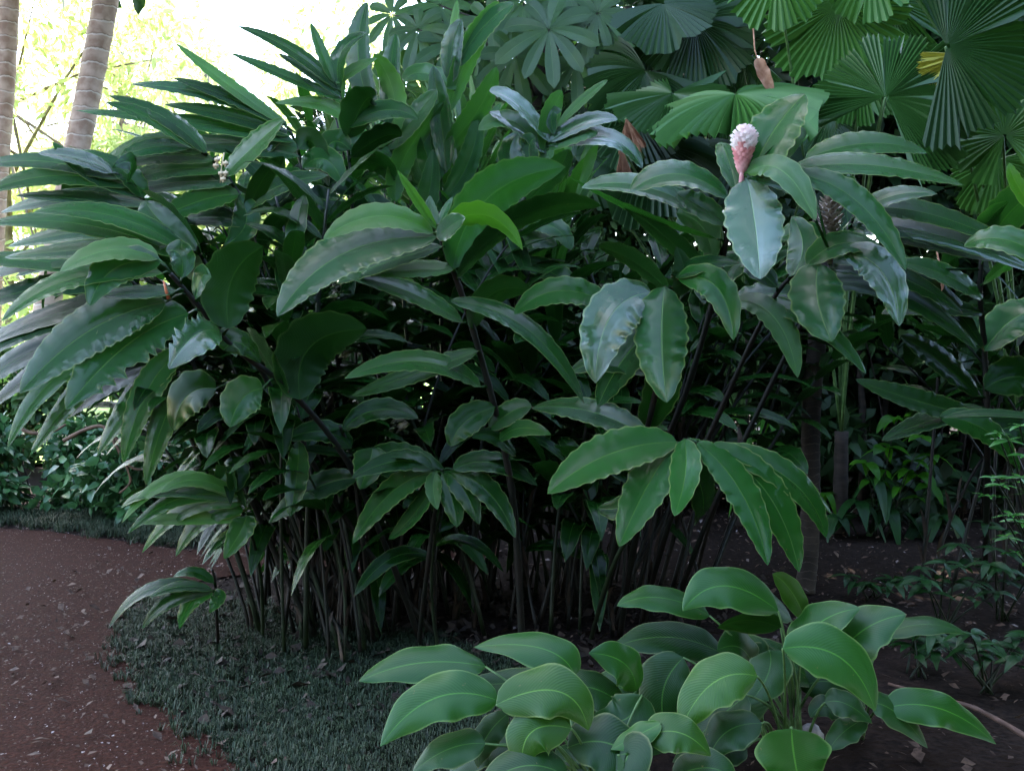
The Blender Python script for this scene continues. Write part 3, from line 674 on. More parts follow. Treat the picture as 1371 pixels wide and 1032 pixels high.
# low whorl
c = Cane(G3, [gnd(790, 860), (820, 760, 4.2), (870, 670, 3.95), (905, 615, 3.8), (922, 588, 3.75)], .012, .007, 'caneg')
c.leaf(906, 592, 810, 590, 733, 661, 56, 22, -.1, 'ginger', tint=.95)
c.leaf(906, 593, 865, 640, 829, 732, 56, 12, -.15, 'ginger', tint=.9)
c.leaf(916, 588, 925, 630, 903, 691, 40, 10, -.2, 'ginger', tint=1)
c.leaf(933, 592, 1005, 645, 1028, 757, 42, 35, -.2, 'ginger', tint=1)
c.leaf(950, 597, 1045, 640, 1070, 766, 50, 25, -.1, 'ginger', tint=.95)
c.leaf(955, 600, 1085, 625, 1106, 720, 38, 35, 0, 'ginger', tint=.8)
c.leaf(960, 602, 1050, 610, 1114, 688, 28, 50, .1, 'ginger', tint=.7)
c.leaf(868, 586, 790, 535, 712, 546, 36, 40, .35, 'ginger', tint=.2, d=4.1)
c.leaf(900, 620, 860, 690, 800, 680, 36, 60, .3, 'under')
c.leaf(915, 600, 960, 680, 930, 700, 36, 50, .3, 'under')
c.done()
rg = random.Random(9)
for i in range(26):
    b_ = gnd(rg.uniform(740, 960), rg.uniform(780, 850))
    fx = rg.uniform(780, 1180); top = at(fx, rg.uniform(310, 450), b_.y + rg.uniform(.1, .7))
    fill_cane(G3, b_, top, 12, .5, .115, rg.uniform(.45, .62), 'under', rg.uniform(.009, .014), .4, rng=rg)
for (x0, y0, x1, y1) in [(880, 800, 975, 470), (900, 790, 1040, 420), (850, 810, 915, 500), (760, 830, 765, 560), (720, 840, 790, 540), (930, 780, 1010, 560)]:
    b_ = gnd(x0, y0); fill_cane(G3, b_, at(x1, y1, b_.y - .1), 4, .4, .09, .85, 'under', .016, .5, rng=rg)

# ---- clump 4: far right
G4 = thing('ginger_plant', gnd(1320, 790), 'ginger clump at the right edge with long leaves sloping down to the right', 'plant', 'large ginger clumps')
c = Cane(G4, [gnd(1318, 800), (1322, 600, 5.2), (1318, 470, 5.1), (1312, 390, 5.0), (1316, 330, 4.95)], .018, .011)
for a in [(1185, 362, 1270, 380, 1318, 470, 28, 45, 'under'), (1316, 380, 1380, 320, 1420, 330, 40, 120, 'ginger'), (1318, 470, 1360, 400, 1420, 420, 46, 40, 'blue'), (1318, 520, 1380, 480, 1400, 540, 50, 30, 'under'),
          (1316, 350, 1340, 270, 1420, 240, 50, 140, 'ginger'), (1318, 340, 1305, 300, 1350, 270, 34, 120, 'ginger'), (1310, 530, 1250, 470, 1205, 450, 34, 40, 'under'), (1316, 560, 1230, 540, 1145, 508, 36, 40, 'under'),
          (1316, 400, 1270, 360, 1200, 350, 26, 60, 'ginger'), (1316, 420, 1250, 400, 1180, 420, 30, 50, 'under'), (1320, 580, 1360, 560, 1400, 600, 40, 30, 'under'), (1314, 545, 1240, 560, 1180, 590, 34, 50, 'under')]:
    c.leaf(*a[:8], dt=R.uniform(-.1, .1), mat=a[8])
c.done()
c = Cane(G4, [gnd(1400, 840), (1410, 700, 4.2), (1400, 560, 4.1), (1395, 440, 4.1), (1400, 330, 4.1)], .015, .009)
c.leaf(1400, 300, 1350, 240, 1352, 218, 18, 20, 0, 'young', tint=1)
c.leaf(1400, 560, 1310, 545, 1262, 560, 10, 60, 0, 'under')
c.leaf(1258, 558, 1330, 560, 1366, 630, 32, 35, .1, 'ginger', tint=.9, d=4.3)
c.leaf(1400, 350, 1340, 300, 1290, 330, 34, 40, .2, 'ginger')
c.done()
rg = random.Random(21)
for i in range(12):
    b_ = gnd(rg.uniform(1230, 1500), rg.uniform(760, 800)); top = at(rg.uniform(1180, 1480), rg.uniform(330, 480), b_.y + rg.uniform(0, .4))
    fill_cane(G4, b_, top, 9, .5, .10, .6, 'under', .012, .4, rng=rg)

# ---- small ginger shoots at the clump foot
G5 = thing('young_ginger', gnd(330, 850), 'low young ginger shoots with drooping strap leaves beside the path', 'plant')
c = Cane(G5, [gnd(352, 860), (350, 780, 4.9), (338, 720, 4.7), (322, 680, 4.6), (306, 655, 4.55)], .010, .006, 'caneg')
for a in [(318, 668, 230, 600, 163, 700, 20, 30, 'young'), (320, 670, 240, 640, 170, 715, 22, 25, 'ginger'), (322, 676, 250, 650, 190, 740, 24, 35, 'ginger'), (326, 684, 270, 670, 235, 745, 26, 25, 'ginger'),
          (318, 665, 260, 622, 215, 660, 18, 30, 'young'), (330, 690, 330, 700, 300, 748, 32, 20, 'ginger'), (315, 660, 280, 600, 330, 680, 26, 140, 'under'), (330, 695, 250, 690, 180, 700, 18, 30, 'young'),
          (322, 672, 200, 640, 162, 680, 16, 50, 'ginger'), (310, 660, 330, 610, 300, 620, 30, 20, 'under')]:
    c.leaf(*a[:8], dt=R.uniform(-.1, .1), mat=a[8])
c.done()
G6 = thing('young_ginger', gnd(292, 868), 'small wilting shoot with dull folded leaves at the path edge', 'plant')
c = Cane(G6, [gnd(292, 868), (290, 820, 4.75), (288, 780, 4.72), (284, 762, 4.7)], .009, .006, 'cane')
for a in [(282, 790, 190, 760, 145, 842, 16, 40, 'under'), (284, 792, 220, 790, 190, 842, 20, 20, 'under'), (285, 795, 250, 790, 240, 842, 22, 20, 'ginger'), (286, 780, 260, 755, 232, 772, 14, 40, 'under'), (284, 790, 240, 775, 200, 800, 14, 40, 'ginger'),
          (288, 800, 300, 790, 280, 820, 20, 20, 'ginger')]:
    c.leaf(*a[:8], dt=R.uniform(-.1, .05), mat=a[8])
c.done()

# ------------------------------------------------------------------ foreground arrowroot plants
def arrow(name, label, base_px, leaves, group='broad leaved arrowroot plants in front', extra=6, spread=110):
    g = gnd(*base_px); T = thing(name, g, label, 'plant', group)
    for a in leaves:
        x0, y0, x1, y1, x2, y2, w, roll, mat, d = a[:10]; dt = a[10] if len(a) > 10 else -.04; lb = a[11] if len(a) > 11 else None
        mb = MB(); pxleaf(mb, x0, y0, x1, y1, x2, y2, d, w, roll, dt, a=.56, b=.86, fold=.14, wave=.12, nw=R.uniform(1.6, 3.0), nl=26, na=5, curl=.16)
        l = mb.build('leaf', M[mat], T)
        if lb: l['label'] = lb
        P0 = at(x0, y0, d); m2 = MB(); b0 = g + V((R.uniform(-.06, .06), R.uniform(-.06, .06), 0))
        dirn = (P0 - at(x1, y1, d))
        mid = (b0 + P0) / 2 + V(((P0.x - b0.x) * -.12, 0, .06 * (P0 - b0).length))
        m2.v = []; tube(m2, [bez(b0, mid + V((0, 0, .05)), P0, k / 8) for k in range(9)], .0065, .0038, 6)
        m2.build('petiole', M['petiole'], l)
    for k in range(extra):
        px_, py_ = base_px[0] + R.uniform(-spread, spread), base_px[1] - R.uniform(45, 150); d = 3.6 + R.uniform(0, .25); a_ = R.uniform(-1, 1)
        mb = MB(); pxleaf(mb, px_, py_, px_ + a_ * 60, py_ - 30, px_ + a_ * 120, py_ + 25, d, R.uniform(36, 62), R.uniform(20, 50), 0, a=.56, b=.86, fold=.14, wave=.12, nw=2, nl=22, na=4)
        l = mb.build('leaf', M['caladark'], T); P0 = at(px_, py_, d); b0 = g + V((R.uniform(-.08, .08), R.uniform(-.05, .08), 0))
        m2 = MB(); tube(m2, [bez(b0, (b0 + P0) / 2 + V((0, 0, .08)), P0, k_ / 8) for k_ in range(9)], .006, .0038, 6); m2.build('petiole', M['petiole'], l)
    return T
arrow('arrowroot_plant', 'bright green arrowroot plant low in front, its broad leaves spreading left', (800, 1075), [
    (650, 892, 560, 872, 480, 912, 46, 38, 'cala', 3.45, -.1, 'pointed leaf reaching farthest left'), (668, 938, 575, 900, 509, 999, 62, 26, 'cala', 3.25, -.1), (745, 903, 670, 920, 621, 914, 38, 30, 'caladark', 3.5),
    (770, 905, 750, 850, 634, 866, 48, 40, 'cala', 3.4, .05), (664, 943, 770, 890, 788, 978, 66, 25, 'calay', 3.2, -.05, 'leaf with small yellow spots'), (765, 975, 690, 955, 700, 1034, 66, 15, 'calay', 3.15), (860, 930, 840, 985, 795, 955, 66, 20, 'caladark', 3.4),
    (852, 925, 850, 875, 788, 874, 48, 35, 'cala', 3.55), (760, 1000, 830, 970, 870, 1050, 70, 30, 'caladark', 3.2), (885, 968, 850, 985, 818, 1003, 28, 30, 'cala', 3.2), (862, 988, 910, 960, 952, 1012, 50, 30, 'calay', 3.2),
    (650, 995, 600, 990, 552, 1034, 44, 35, 'caladark', 3.2), (680, 955, 640, 985, 640, 1028, 36, 20, 'caladark', 3.3), (760, 1040, 700, 1000, 640, 1060, 60, 30, 'caladark', 3.1), (830, 1010, 860, 1000, 800, 1060, 60, 30, 'caladark', 3.15),
    (900, 1040, 960, 1010, 985, 1050, 50, 30, 'caladark', 3.2), (840, 950, 790, 900, 740, 930, 50, 60, 'caladark', 3.5), (870, 960, 800, 940, 760, 990, 60, 50, 'caladark', 3.45), (740, 1020, 790, 1010, 830, 1060, 60, 40, 'caladark', 3.3), (700, 1000, 650, 980, 600, 1040, 50, 40, 'caladark', 3.35)])
arrow('arrowroot_plant', 'arrowroot plant with tall thin stalks and rounded leaves, right of the low spreading one', (1055, 1010), [
    (972, 878, 900, 832, 817, 868, 46, 38, 'caladark', 3.75), (950, 824, 880, 782, 826, 811, 34, 45, 'cala', 3.7), (1042, 818, 960, 750, 914, 818, 56, 30, 'cala', 3.55, -.05, 'rounded leaf catching the most light'), (1078, 828, 1060, 780, 1034, 768, 30, 20, 'calay', 3.7),
    (1060, 878, 1090, 820, 1152, 814, 52, 35, 'cala', 3.6), (1118, 885, 1150, 830, 1214, 822, 62, 30, 'cala', 3.6), (1048, 868, 1140, 850, 1172, 952, 66, 22, 'cala', 3.35, -.1, 'pale bluish leaf turned towards the viewer'),
    (1014, 905, 945, 885, 908, 985, 64, 25, 'calay', 3.35), (1020, 968, 960, 965, 948, 1022, 52, 30, 'caladark', 3.35), (1060, 975, 1060, 1010, 1075, 1065, 92, 5, 'cala', 3.2), (1105, 940, 1130, 930, 1168, 968, 34, 40, 'caladark', 3.5),
    (1030, 870, 1040, 900, 1000, 945, 54, 20, 'caladark', 3.6), (915, 880, 870, 920, 895, 985, 70, 15, 'caladark', 3.6), (1045, 840, 1000, 820, 960, 840, 34, 120, 'caladark', 3.65), (1060, 830, 1010, 780, 980, 775, 34, 70, 'caladark', 3.7), (1000, 930, 960, 960, 920, 1000, 50, 40, 'caladark', 3.5),
    (1010, 900, 1000, 850, 960, 870, 50, 40, 'caladark', 3.7), (1000, 1000, 960, 990, 900, 1020, 46, 50, 'caladark', 3.4)])
arrow('arrowroot_plant', 'arrowroot with long leaves lying low to the right', (1150, 990), [
    (1165, 940, 1200, 940, 1242, 1001, 34, 40, 'caladark', 3.5), (1185, 948, 1260, 925, 1334, 996, 44, 35, 'cala', 3.5), (1160, 960, 1120, 980, 1110, 1005, 34, 30, 'caladark', 3.5), (1180, 850, 1240, 822, 1294, 848, 24, 50, 'caladark', 3.9), (1140, 960, 1100, 930, 1085, 960, 30, 40, 'caladark', 3.6)], extra=0)

# ------------------------------------------------------------------ leafy shrubs / crowns in numpy
def leafcloud(n, centers, size, seed, asp=.42, flat=.5, droop=.2, shell=.55):
    """n folded leaves gathered on blobs (cx,cy,cz,rx,ry,rz)"""
    g = np.random.default_rng(seed); cs = np.array(centers, float); vol = cs[:, 3] * cs[:, 4] * cs[:, 5]
    pick = g.choice(len(cs), n, p=vol ** .67 / (vol ** .67).sum()); c = cs[pick]
    d = g.normal(size=(n, 3)); d /= np.linalg.norm(d, axis=1)[:, None]; r = shell + (1 - shell) * g.random(n) ** .7; r *= 1 + .12 * g.normal(size=n)
    pos = c[:, :3] + d * r[:, None] * c[:, 3:6]
    out = d * .7 + g.normal(size=(n, 3)) * .6; out[:, 2] -= droop; out /= np.linalg.norm(out, axis=1)[:, None]
    nr = g.normal(size=(n, 3)) * (1 - flat); nr[:, 2] += flat * 1.4
    s = np.cross(out, nr); s /= np.linalg.norm(s, axis=1)[:, None] + 1e-9; nn = np.cross(s, out)
    L = size * g.uniform(.6, 1.3, n)[:, None]; W = L * asp * .5
    v = np.stack([pos, pos + out * L * .3 - s * W + nn * W * .3, pos + out * L * .4 + nn * L * .02, pos + out * L * .3 + s * W + nn * W * .3,
                  pos + out * L * .68 - s * W * .72 + nn * W * .12 - nn * L * .02, pos + out * L * .68 + s * W * .72 + nn * W * .12 - nn * L * .02, pos + out * L - nn * L * .14], 1)
    verts = v.reshape(-1, 3); b = np.arange(n) * 7
    faces = np.concatenate([np.stack([b + i, b + j, b + k], 1) for i, j, k in ((0, 1, 2), (0, 2, 3), (1, 4, 2), (2, 5, 3), (2, 4, 6), (2, 6, 5))])
    tint = np.repeat(np.clip(g.random(n) * .7 + .3 * (g.random(len(cs))[pick]), 0, 1), 7)
    return verts, faces, tint
def cloud_obj(name, data, mat, parent=None):
    v, f, t = data; me = bpy.data.meshes.new(name)
    me.vertices.add(len(v)); me.vertices.foreach_set('co', v.astype(np.float32).ravel())
    me.loops.add(f.size); me.loops.foreach_set('vertex_index', f.astype(np.int32).ravel())
    me.polygons.add(len(f)); me.polygons.foreach_set('loop_start', np.arange(len(f), dtype=np.int32) * 3)
    me.polygons.foreach_set('use_smooth', np.ones(len(f), bool))
    me.update(calc_edges=True); me.materials.append(mat)
    a = me.attributes.new('tint', 'FLOAT', 'POINT'); a.data.foreach_set('value', t.astype(np.float32))
    o = bpy.data.objects.new(name, me); C.objects.link(o)
    if parent is not None: o.parent = parent
    return o

def tree_proto(h, crown_r, crown_h, nleaf, lsize, mat, seed, trunk_r=.12, bark='darkbark', lean=0.0, nblob=16, asp=.4, base_frac=.35):
    rg = random.Random(seed)
    t = thing('tree', (0, 0, 0), 'x', 'tree')
    mb = MB(); top = V((lean, 0, h * .8)); pts = [bez(V((0, 0, 0)), V((lean * .3, .1, h * .4)), top, i / 10) for i in range(11)]
    tube(mb, pts, trunk_r, trunk_r * .4, 9)
    bl = []
    for k in range(nblob):
        a = rg.uniform(0, 6.28); rr = crown_r * math.sqrt(rg.random()); z = h * base_frac + crown_h * rg.random() + .0
        cx, cy = lean + rr * math.cos(a), rr * math.sin(a); s = crown_r * rg.uniform(.22, .42)
        bl.append((cx, cy, z, s, s, s * .7))
        q = pts[rg.randrange(4, 10)]; tube(mb, [q, (q + V((cx, cy, z))) / 2 + V((0, 0, .15)), V((cx, cy, z))], trunk_r * .28, trunk_r * .08, 5)
    mb.build('trunk', M[bark], t)
    cloud_obj('crown', leafcloud(nleaf, bl, lsize, seed, asp), M[mat], t)
    return t
def kids(o): return [c for c in bpy.data.objects if c.parent == o]
def copy_tree(o, parent=None):
    c = o.copy(); C.objects.link(c); c.parent = parent
    for ch in kids(o): copy_tree(ch, c)
    return c
def place(proto, used, loc, rz, s, label, group=None, name=None):
    o = proto if not used else copy_tree(proto)
    o.location = loc; o.rotation_euler = (0, 0, rz); o.scale = (s, s, s); o['label'] = label
    if group: o['group'] = group
    if name: o.name = name
    return o

def inst(proto, spots, group):
    for i, (x, y, rz, s, lab) in enumerate(spots): place(proto, i > 0, (x, y, -.02), rz, s, lab, group)
GB = 'dark trees behind the ginger'
A = tree_proto(6.5, 2.0, 4.2, 10500, .19, 'c_dark', 31, .13, nblob=22, asp=.45)
inst(A, [(1.2, 10.6, .3, 1.0, 'dark broadleaf tree behind the middle of the ginger'),
         (5.4, 11.4, 2.1, 1.1, 'dark broadleaf tree far behind the fan palms at the right'),
         (-.5, 12.2, 1.0, .8, 'dark broadleaf tree showing in gaps left of the middle'),
         (3.4, 13.0, 4.0, 1.25, 'tall dark tree behind the pink flower head')], GB)
B = tree_proto(5.2, 1.7, 4.0, 8000, .16, 'c_mid', 37, .10, nblob=20, asp=.4, base_frac=.25)
inst(B, [(-.2, 9.6, .9, .85, 'mid green tree behind the upright ginger leaves at top centre'),
         (2.7, 9.4, 3.0, .8, 'mid green tree just left of the fan palms'),
         (.9, 9.8, 1.7, .7, 'mid green tree filling the gap behind the middle leaves'),
         (4.9, 9.3, 5.1, .85, 'mid green tree at the right edge behind the fan palms')], GB)
D = tree_proto(12, 3.8, 3.2, 6000, .42, 'c_dark', 41, .2, nblob=34, asp=.6, base_frac=.62, lean=3.6)  # out-of-view crowns added to keep direct sun off clump and path
inst(D, [(-7.4, 10.2, 0, 1.0, 'unseen leaning tree added left of the clump to screen the sun'),
         (-10.2, 11.6, 0, 1.0, 'unseen leaning tree added farthest left to keep sun off the path'),
         (8.4, 7.6, 1.4, 1.0, 'unseen shade tree added at the right beyond the fan palms')], 'unseen trees added to shade the clump')
E = tree_proto(6.5, 2.2, 5.6, 6000, .42, 'c_dark', 43, .16, nblob=26, asp=.6, base_frac=.08)  # unseen trees added to block light from behind and beside the viewer
inst(E, [(-3.8, -6.6, .4, 1.45, 'unseen dense tree added behind the viewer at the left to block light'), (1.8, -6.4, 2.4, 1.45, 'unseen dense tree added behind the viewer at the right to block light'),
         (6.6, -1.0, 4.4, 1.4, 'unseen dense tree added right of the viewer to block light'), (5.6, 3.8, 1.1, 1.0, 'unseen dense tree added right of the arrowroot plants to block light')], 'unseen trees added around the viewer to block side light')
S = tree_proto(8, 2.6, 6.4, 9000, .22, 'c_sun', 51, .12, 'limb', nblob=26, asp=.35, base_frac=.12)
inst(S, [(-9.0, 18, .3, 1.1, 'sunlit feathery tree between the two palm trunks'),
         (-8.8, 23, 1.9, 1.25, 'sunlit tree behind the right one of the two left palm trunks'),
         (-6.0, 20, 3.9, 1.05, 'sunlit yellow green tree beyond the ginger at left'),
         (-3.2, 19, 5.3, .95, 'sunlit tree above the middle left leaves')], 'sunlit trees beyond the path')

# undergrowth shrubs ---------------------------------------------------------
def shrub(name, base, label, cat, blobs, n, size, mat, seed, asp=.5, stems=10, flat=.5, smat='darkbark', group=None, droop=.2, shell=.3):
    t = thing(name, base, label, cat, group); rg = random.Random(seed)
    mb = MB()
    for k in range(stems):
        b = rg.choice(blobs); p = V((b[0] + rg.uniform(-.4, .4) * b[3], b[1] + rg.uniform(-.4, .4) * b[4], b[2] + b[5] * rg.uniform(-.2, .7)))
        q = V((b[0] * .4 + rg.uniform(-.1, .1), b[1] * .4 + rg.uniform(-.1, .1), 0))
        tube(mb, [bez(q, V((q.x, q.y, p.z * .6)), p, i / 5) for i in range(6)], .008, .003, 5)
    mb.v = [(a + base[0], b + base[1], c + base[2]) for a, b, c in mb.v]
    mb.build('stem', M[smat], t)
    cloud_obj('foliage', leafcloud(n, blobs, size, seed, asp, flat, droop, shell), M[mat], t)
    return t
def blobs(seed, w, dpt, h, n=10, s=.3, z0=.1):
    rg = random.Random(seed)
    return [(rg.uniform(-w, w), rg.uniform(-dpt, dpt), rg.uniform(z0, h), s * rg.uniform(.7, 1.3), s * rg.uniform(.7, 1.3), s * rg.uniform(.5, .9)) for _ in range(n)]
shrub('leafy_shrub', V((-4.0, 8.9, 0)), 'low glossy green shrub beyond the path at the left edge', 'shrub', blobs(1, 1.1, .5, .75, 16, .32, .1), 5200, .11, 'c_cover', 61, .62, group='low shrubs beyond the path')
shrub('leafy_shrub', V((-2.6, 9.3, 0)), 'dark low shrub beyond the path seen under the ginger leaves', 'shrub', blobs(2, .9, .5, .7, 12, .3), 3400, .11, 'c_cover', 62, .62, group='low shrubs beyond the path')
shrub('tall_shrub', V((-5.2, 11.6, 0)), 'taller mid green shrub behind the low one at the left edge', 'shrub', blobs(5, 1.5, .5, 1.45, 22, .4, .2), 5200, .15, 'c_mid', 65, .6, group='taller shrubs beyond the path')
shrub('tall_shrub', V((-2.9, 12.0, 0)), 'taller mid green shrub seen through the left ginger leaves', 'shrub', blobs(6, 1.5, .5, 1.7, 22, .4, .2), 5200, .15, 'c_mid', 66, .6, group='taller shrubs beyond the path')
for i, (x, y, lab) in enumerate([(3.6, 8.7, 'dark undergrowth nearest behind the thin trunks'), (7.2, 12.2, 'dark undergrowth farthest to the right at the back'), (5.2, 12.6, 'dark undergrowth behind the thin trunks'), (1.0, 12.4, 'dark undergrowth far behind the middle canes'),
                                 (.2, 9.2, 'dark undergrowth shrub behind the middle canes'), (2.1, 9.6, 'dark undergrowth shrub left of the right hand palm trunk'), (4.0, 9.4, 'dark undergrowth shrub right of the palm trunk'), (5.6, 8.7, 'dark undergrowth shrub behind the right edge ginger'),
                                 (-1.2, 9.4, 'dark undergrowth shrub behind the left hand canes'), (3.0, 11, 'dark undergrowth shrub farthest back between the trunks')]):
    shrub('undergrowth', V((x, y, 0)), lab, 'shrub', blobs(70 + i, 1.2, .5, 2.3, 20, .45, .1), 3400, .2, 'c_dark', 71 + i, .5, 12, group='undergrowth shrubs at the back')
rs = random.Random(88)
def whorl_plant(name, base, label, cat, tips, L, mat, group=None, nl=(4, 6), asp=.34, smat='caneg', droop=.45):
    """thin stems that each end in a spray of pointed leaflets"""
    t = thing(name, base, label, cat, group); sm_ = MB(); fm = MB()
    for (x, y, z) in tips:
        p = V((x, y, z)); b0 = V(base) + V((rs.uniform(-.04, .04), rs.uniform(-.04, .04), 0))
        q = b0.lerp(p, .5) + V((0, 0, .12 * (p - b0).length)); pts = [bez(b0, q, p, k / 7) for k in range(8)]; tube(sm_, pts, .006, .003, 5)
        a0 = rs.uniform(0, 6.28); n_ = rs.randint(*nl)
        for where, m_ in ((p, n_), (pts[5], 2)):
            for k in range(m_):
                a = a0 + 6.283 * k / m_ + rs.uniform(-.35, .35); d = V((math.cos(a), math.sin(a), rs.uniform(-.1, .35))).normalized(); l = L * rs.uniform(.65, 1.2)
                leaf(fm, where, where + d * l * .5 + V((0, 0, .04 * l)), where + d * l - V((0, 0, droop * l * rs.uniform(.5, 1.4))), l * asp, (V((rs.uniform(-.3, .3), rs.uniform(-.5, .1), 1))).normalized(), nl=8, na=2, wave=.05, a=.6, b=.95, rng=rs)
    sm_.build('stem', M[smat], t); fm.build('foliage', M[mat], t)
    return t
def tipset(px, py, sx, sy, z0, z1, n, z=0):
    g = gnd(px, py); return g, [(g.x + rs.uniform(-sx, sx), g.y + rs.uniform(-sy, sy), rs.uniform(z0, z1)) for _ in range(n)]
M['fresh'] = leaf_mat('fresh_leaf', (.03, .11, .02), (.09, .24, .05), (.15, .3, .08), .2, 12, .3, .2, .2, spec=.5)
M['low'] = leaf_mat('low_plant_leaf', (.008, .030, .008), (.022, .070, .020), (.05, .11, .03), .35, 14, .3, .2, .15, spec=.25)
M['backlit'] = leaf_mat('backlit_leaf', (.03, .10, .008), (.07, .20, .014), (.10, .22, .03), .35, 14, .3, .2, .4, spec=.2)  # brighter yellow green, the backlit look partly painted into the colour
for (px, py, sx, sy, z0, z1, n, lab) in [(1265, 850, .22, .14, .22, .42, 7, 'dark low plant with pointed leaves behind the long arrowroot leaf'), (1345, 830, .26, .16, .25, .55, 9, 'dark low plant at the right edge above the fallen stick'),
                                         (1320, 925, .26, .14, .14, .30, 8, 'dark low plant just over the fallen stick'), (1225, 905, .16, .12, .10, .22, 5, 'small dark plant between arrowroot and stick'), (1165, 800, .2, .1, .06, .14, 5, 'tiny plant at the foot of the dark palm trunk')]:
    g_, tp = tipset(px, py, sx, sy, z0, z1, n)
    whorl_plant('low_plant', g_, lab, 'plant', tp, .125, 'low', 'small low plants at the right')
g_ = gnd(1420, 880)
whorl_plant('fresh_shrub', g_, 'fresh green small leaved shrub at the right edge', 'shrub', [tuple(at(x, y, 3.95 + rs.uniform(-.1, .15))) for x, y in [(1350, 590), (1365, 570), (1340, 650), (1325, 665), (1355, 690), (1368, 640), (1335, 580), (1375, 610), (1350, 720), (1372, 700), (1330, 640), (1380, 660), (1360, 740)]], .075, 'fresh', None, (5, 7), .28, droop=.2)
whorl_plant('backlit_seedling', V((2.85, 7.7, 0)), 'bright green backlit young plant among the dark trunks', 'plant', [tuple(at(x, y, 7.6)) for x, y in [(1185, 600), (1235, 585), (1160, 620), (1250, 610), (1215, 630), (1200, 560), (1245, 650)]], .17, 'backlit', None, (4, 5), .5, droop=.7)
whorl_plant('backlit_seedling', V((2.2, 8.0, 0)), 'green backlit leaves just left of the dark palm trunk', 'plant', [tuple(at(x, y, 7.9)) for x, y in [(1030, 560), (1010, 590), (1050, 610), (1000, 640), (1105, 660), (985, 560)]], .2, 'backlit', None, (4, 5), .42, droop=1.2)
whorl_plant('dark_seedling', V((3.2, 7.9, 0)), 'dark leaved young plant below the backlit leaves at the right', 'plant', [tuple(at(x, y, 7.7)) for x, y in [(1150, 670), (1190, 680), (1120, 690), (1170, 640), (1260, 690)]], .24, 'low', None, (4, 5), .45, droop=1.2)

# ------------------------------------------------------------------ palm trunks
def ringed_trunk(name, label, p0, p1, r0, r1, mat, seg=60, group=None, every=4, crown=None):
    t = thing(name, p0, label, 'palm tree', group)
    mb = MB(); pts = [V(p0).lerp(V(p1), i / seg) + V((.012 * math.sin(i * .11), 0, 0)) for i in range(seg + 1)]
    tube(mb, pts, r0, r1, 18, rings=every, ringamp=.055)
    mb.build('trunk', M[mat], t)
    if crown:
        fm = MB(); top = V(p1); rg = random.Random(int(p0[0] * 100) % 97)
        for k in range(14):
            a = 6.283 * k / 14 + rg.uniform(-.1, .1); el = rg.uniform(.1, 1.0); d = V((math.cos(a) * math.cos(el), math.sin(a) * math.cos(el), math.sin(el)))
            L = crown; P1 = top + d * L * .6 + V((0, 0, .3)); P2 = top + d * L - V((0, 0, .7))
            pp = [bez(top, P1, P2, i / 10) for i in range(11)]; tube(fm, pp, .03, .008, 5)
            for i in range(1, 11):
                for q in range(2):
                    s = pp[i] - pp[i - 1]; sd = s.cross(V((0, 0, 1))).normalized() * (1 if q else -1)
                    for e in (0, .5):
                        b0 = pp[i - 1] + s * e; tip = b0 + sd * .45 * math.sin(i / 11 * 2.7 + .3) + s * .8 - V((0, 0, .25))
                        leaf(fm, b0, b0.lerp(tip, .5) + V((0, 0, .05)), tip, .05, V((0, 0, 1)), nl=3, na=1)
        fm.build('crown', M['c_mid'], t)
    return t
def ground_under(px, py, d): p = at(px, py, d); return V((p.x, p.y, 0))
a0 = at(104, 195, 12.0); a1 = at(143, -10, 12.0); dz = (a1 - a0) / (a1.z - a0.z)
ringed_trunk('palm_tree', 'leaning palm with a pale ringed trunk, the right one of two at the left edge', a0 - dz * a0.z, a1 + dz * 4.6, .152, .13, 'bark', 150, 'ringed palms by the path', 5, 2.6)
a0 = at(2, 160, 12.6); a1 = at(12, -10, 12.6); dz = (a1 - a0) / (a1.z - a0.z)
ringed_trunk('palm_tree', 'palm with a ringed trunk cut off by the left edge of the view', a0 - dz * a0.z, a1 + dz * 4.6, .13, .11, 'bark', 150, 'ringed palms by the path', 5, 2.6)
g0 = gnd(1078, 792)
DB = bark_mat('shaded_ringed_bark', (.020, .014, .011), (.050, .036, .028), (.075, .055, .042), .045); M['shadebark'] = DB  # darker copy of the ringed bark, shade put into its colour
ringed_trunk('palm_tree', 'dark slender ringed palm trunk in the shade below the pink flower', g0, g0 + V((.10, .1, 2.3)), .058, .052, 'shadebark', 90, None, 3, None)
for i, (x, y, hh, r_, lab) in enumerate([(1122, 742, 2.6, .035, 'thin dark trunk just right of the shaded palm trunk'), (1180, 738, 2.6, .045, 'dark trunk behind the backlit young plant'), (1215, 735, 2.6, .03, 'thinnest dark trunk at the right of the back row'),
                                       (1150, 745, 2.4, .05, 'thick dark trunk in the back row'), (1000, 745, 2.5, .04, 'dark trunk behind the low whorl of ginger leaves'), (1290, 742, 2.6, .05, 'dark trunk behind the right edge ginger')]):
    g_ = gnd(x, y) + V((0, 1.7, 0)); g_.x *= 1.24; t = thing('thin_tree', g_, lab, 'tree', 'thin dark trunks at the back'); mb = MB()
    lx = rs.uniform(-.25, .25); r_ *= .65
    tube(mb, [g_ + V((lx * (k / 10) ** 2 + .025 * math.sin(k * .9 + i * 2), .03 * math.cos(k * .7 + i), hh * 1.5 * k / 10)) for k in range(11)], r_, r_ * .6, 9); mb.build('trunk', M['darkbark'], t)
    cloud_obj('crown', leafcloud(500, [(0, 0, hh * 1.5, .7, .6, .5), (.4, .1, hh * 1.25, .5, .5, .4)], .22, 200 + i, .45), M['c_dark'], t)

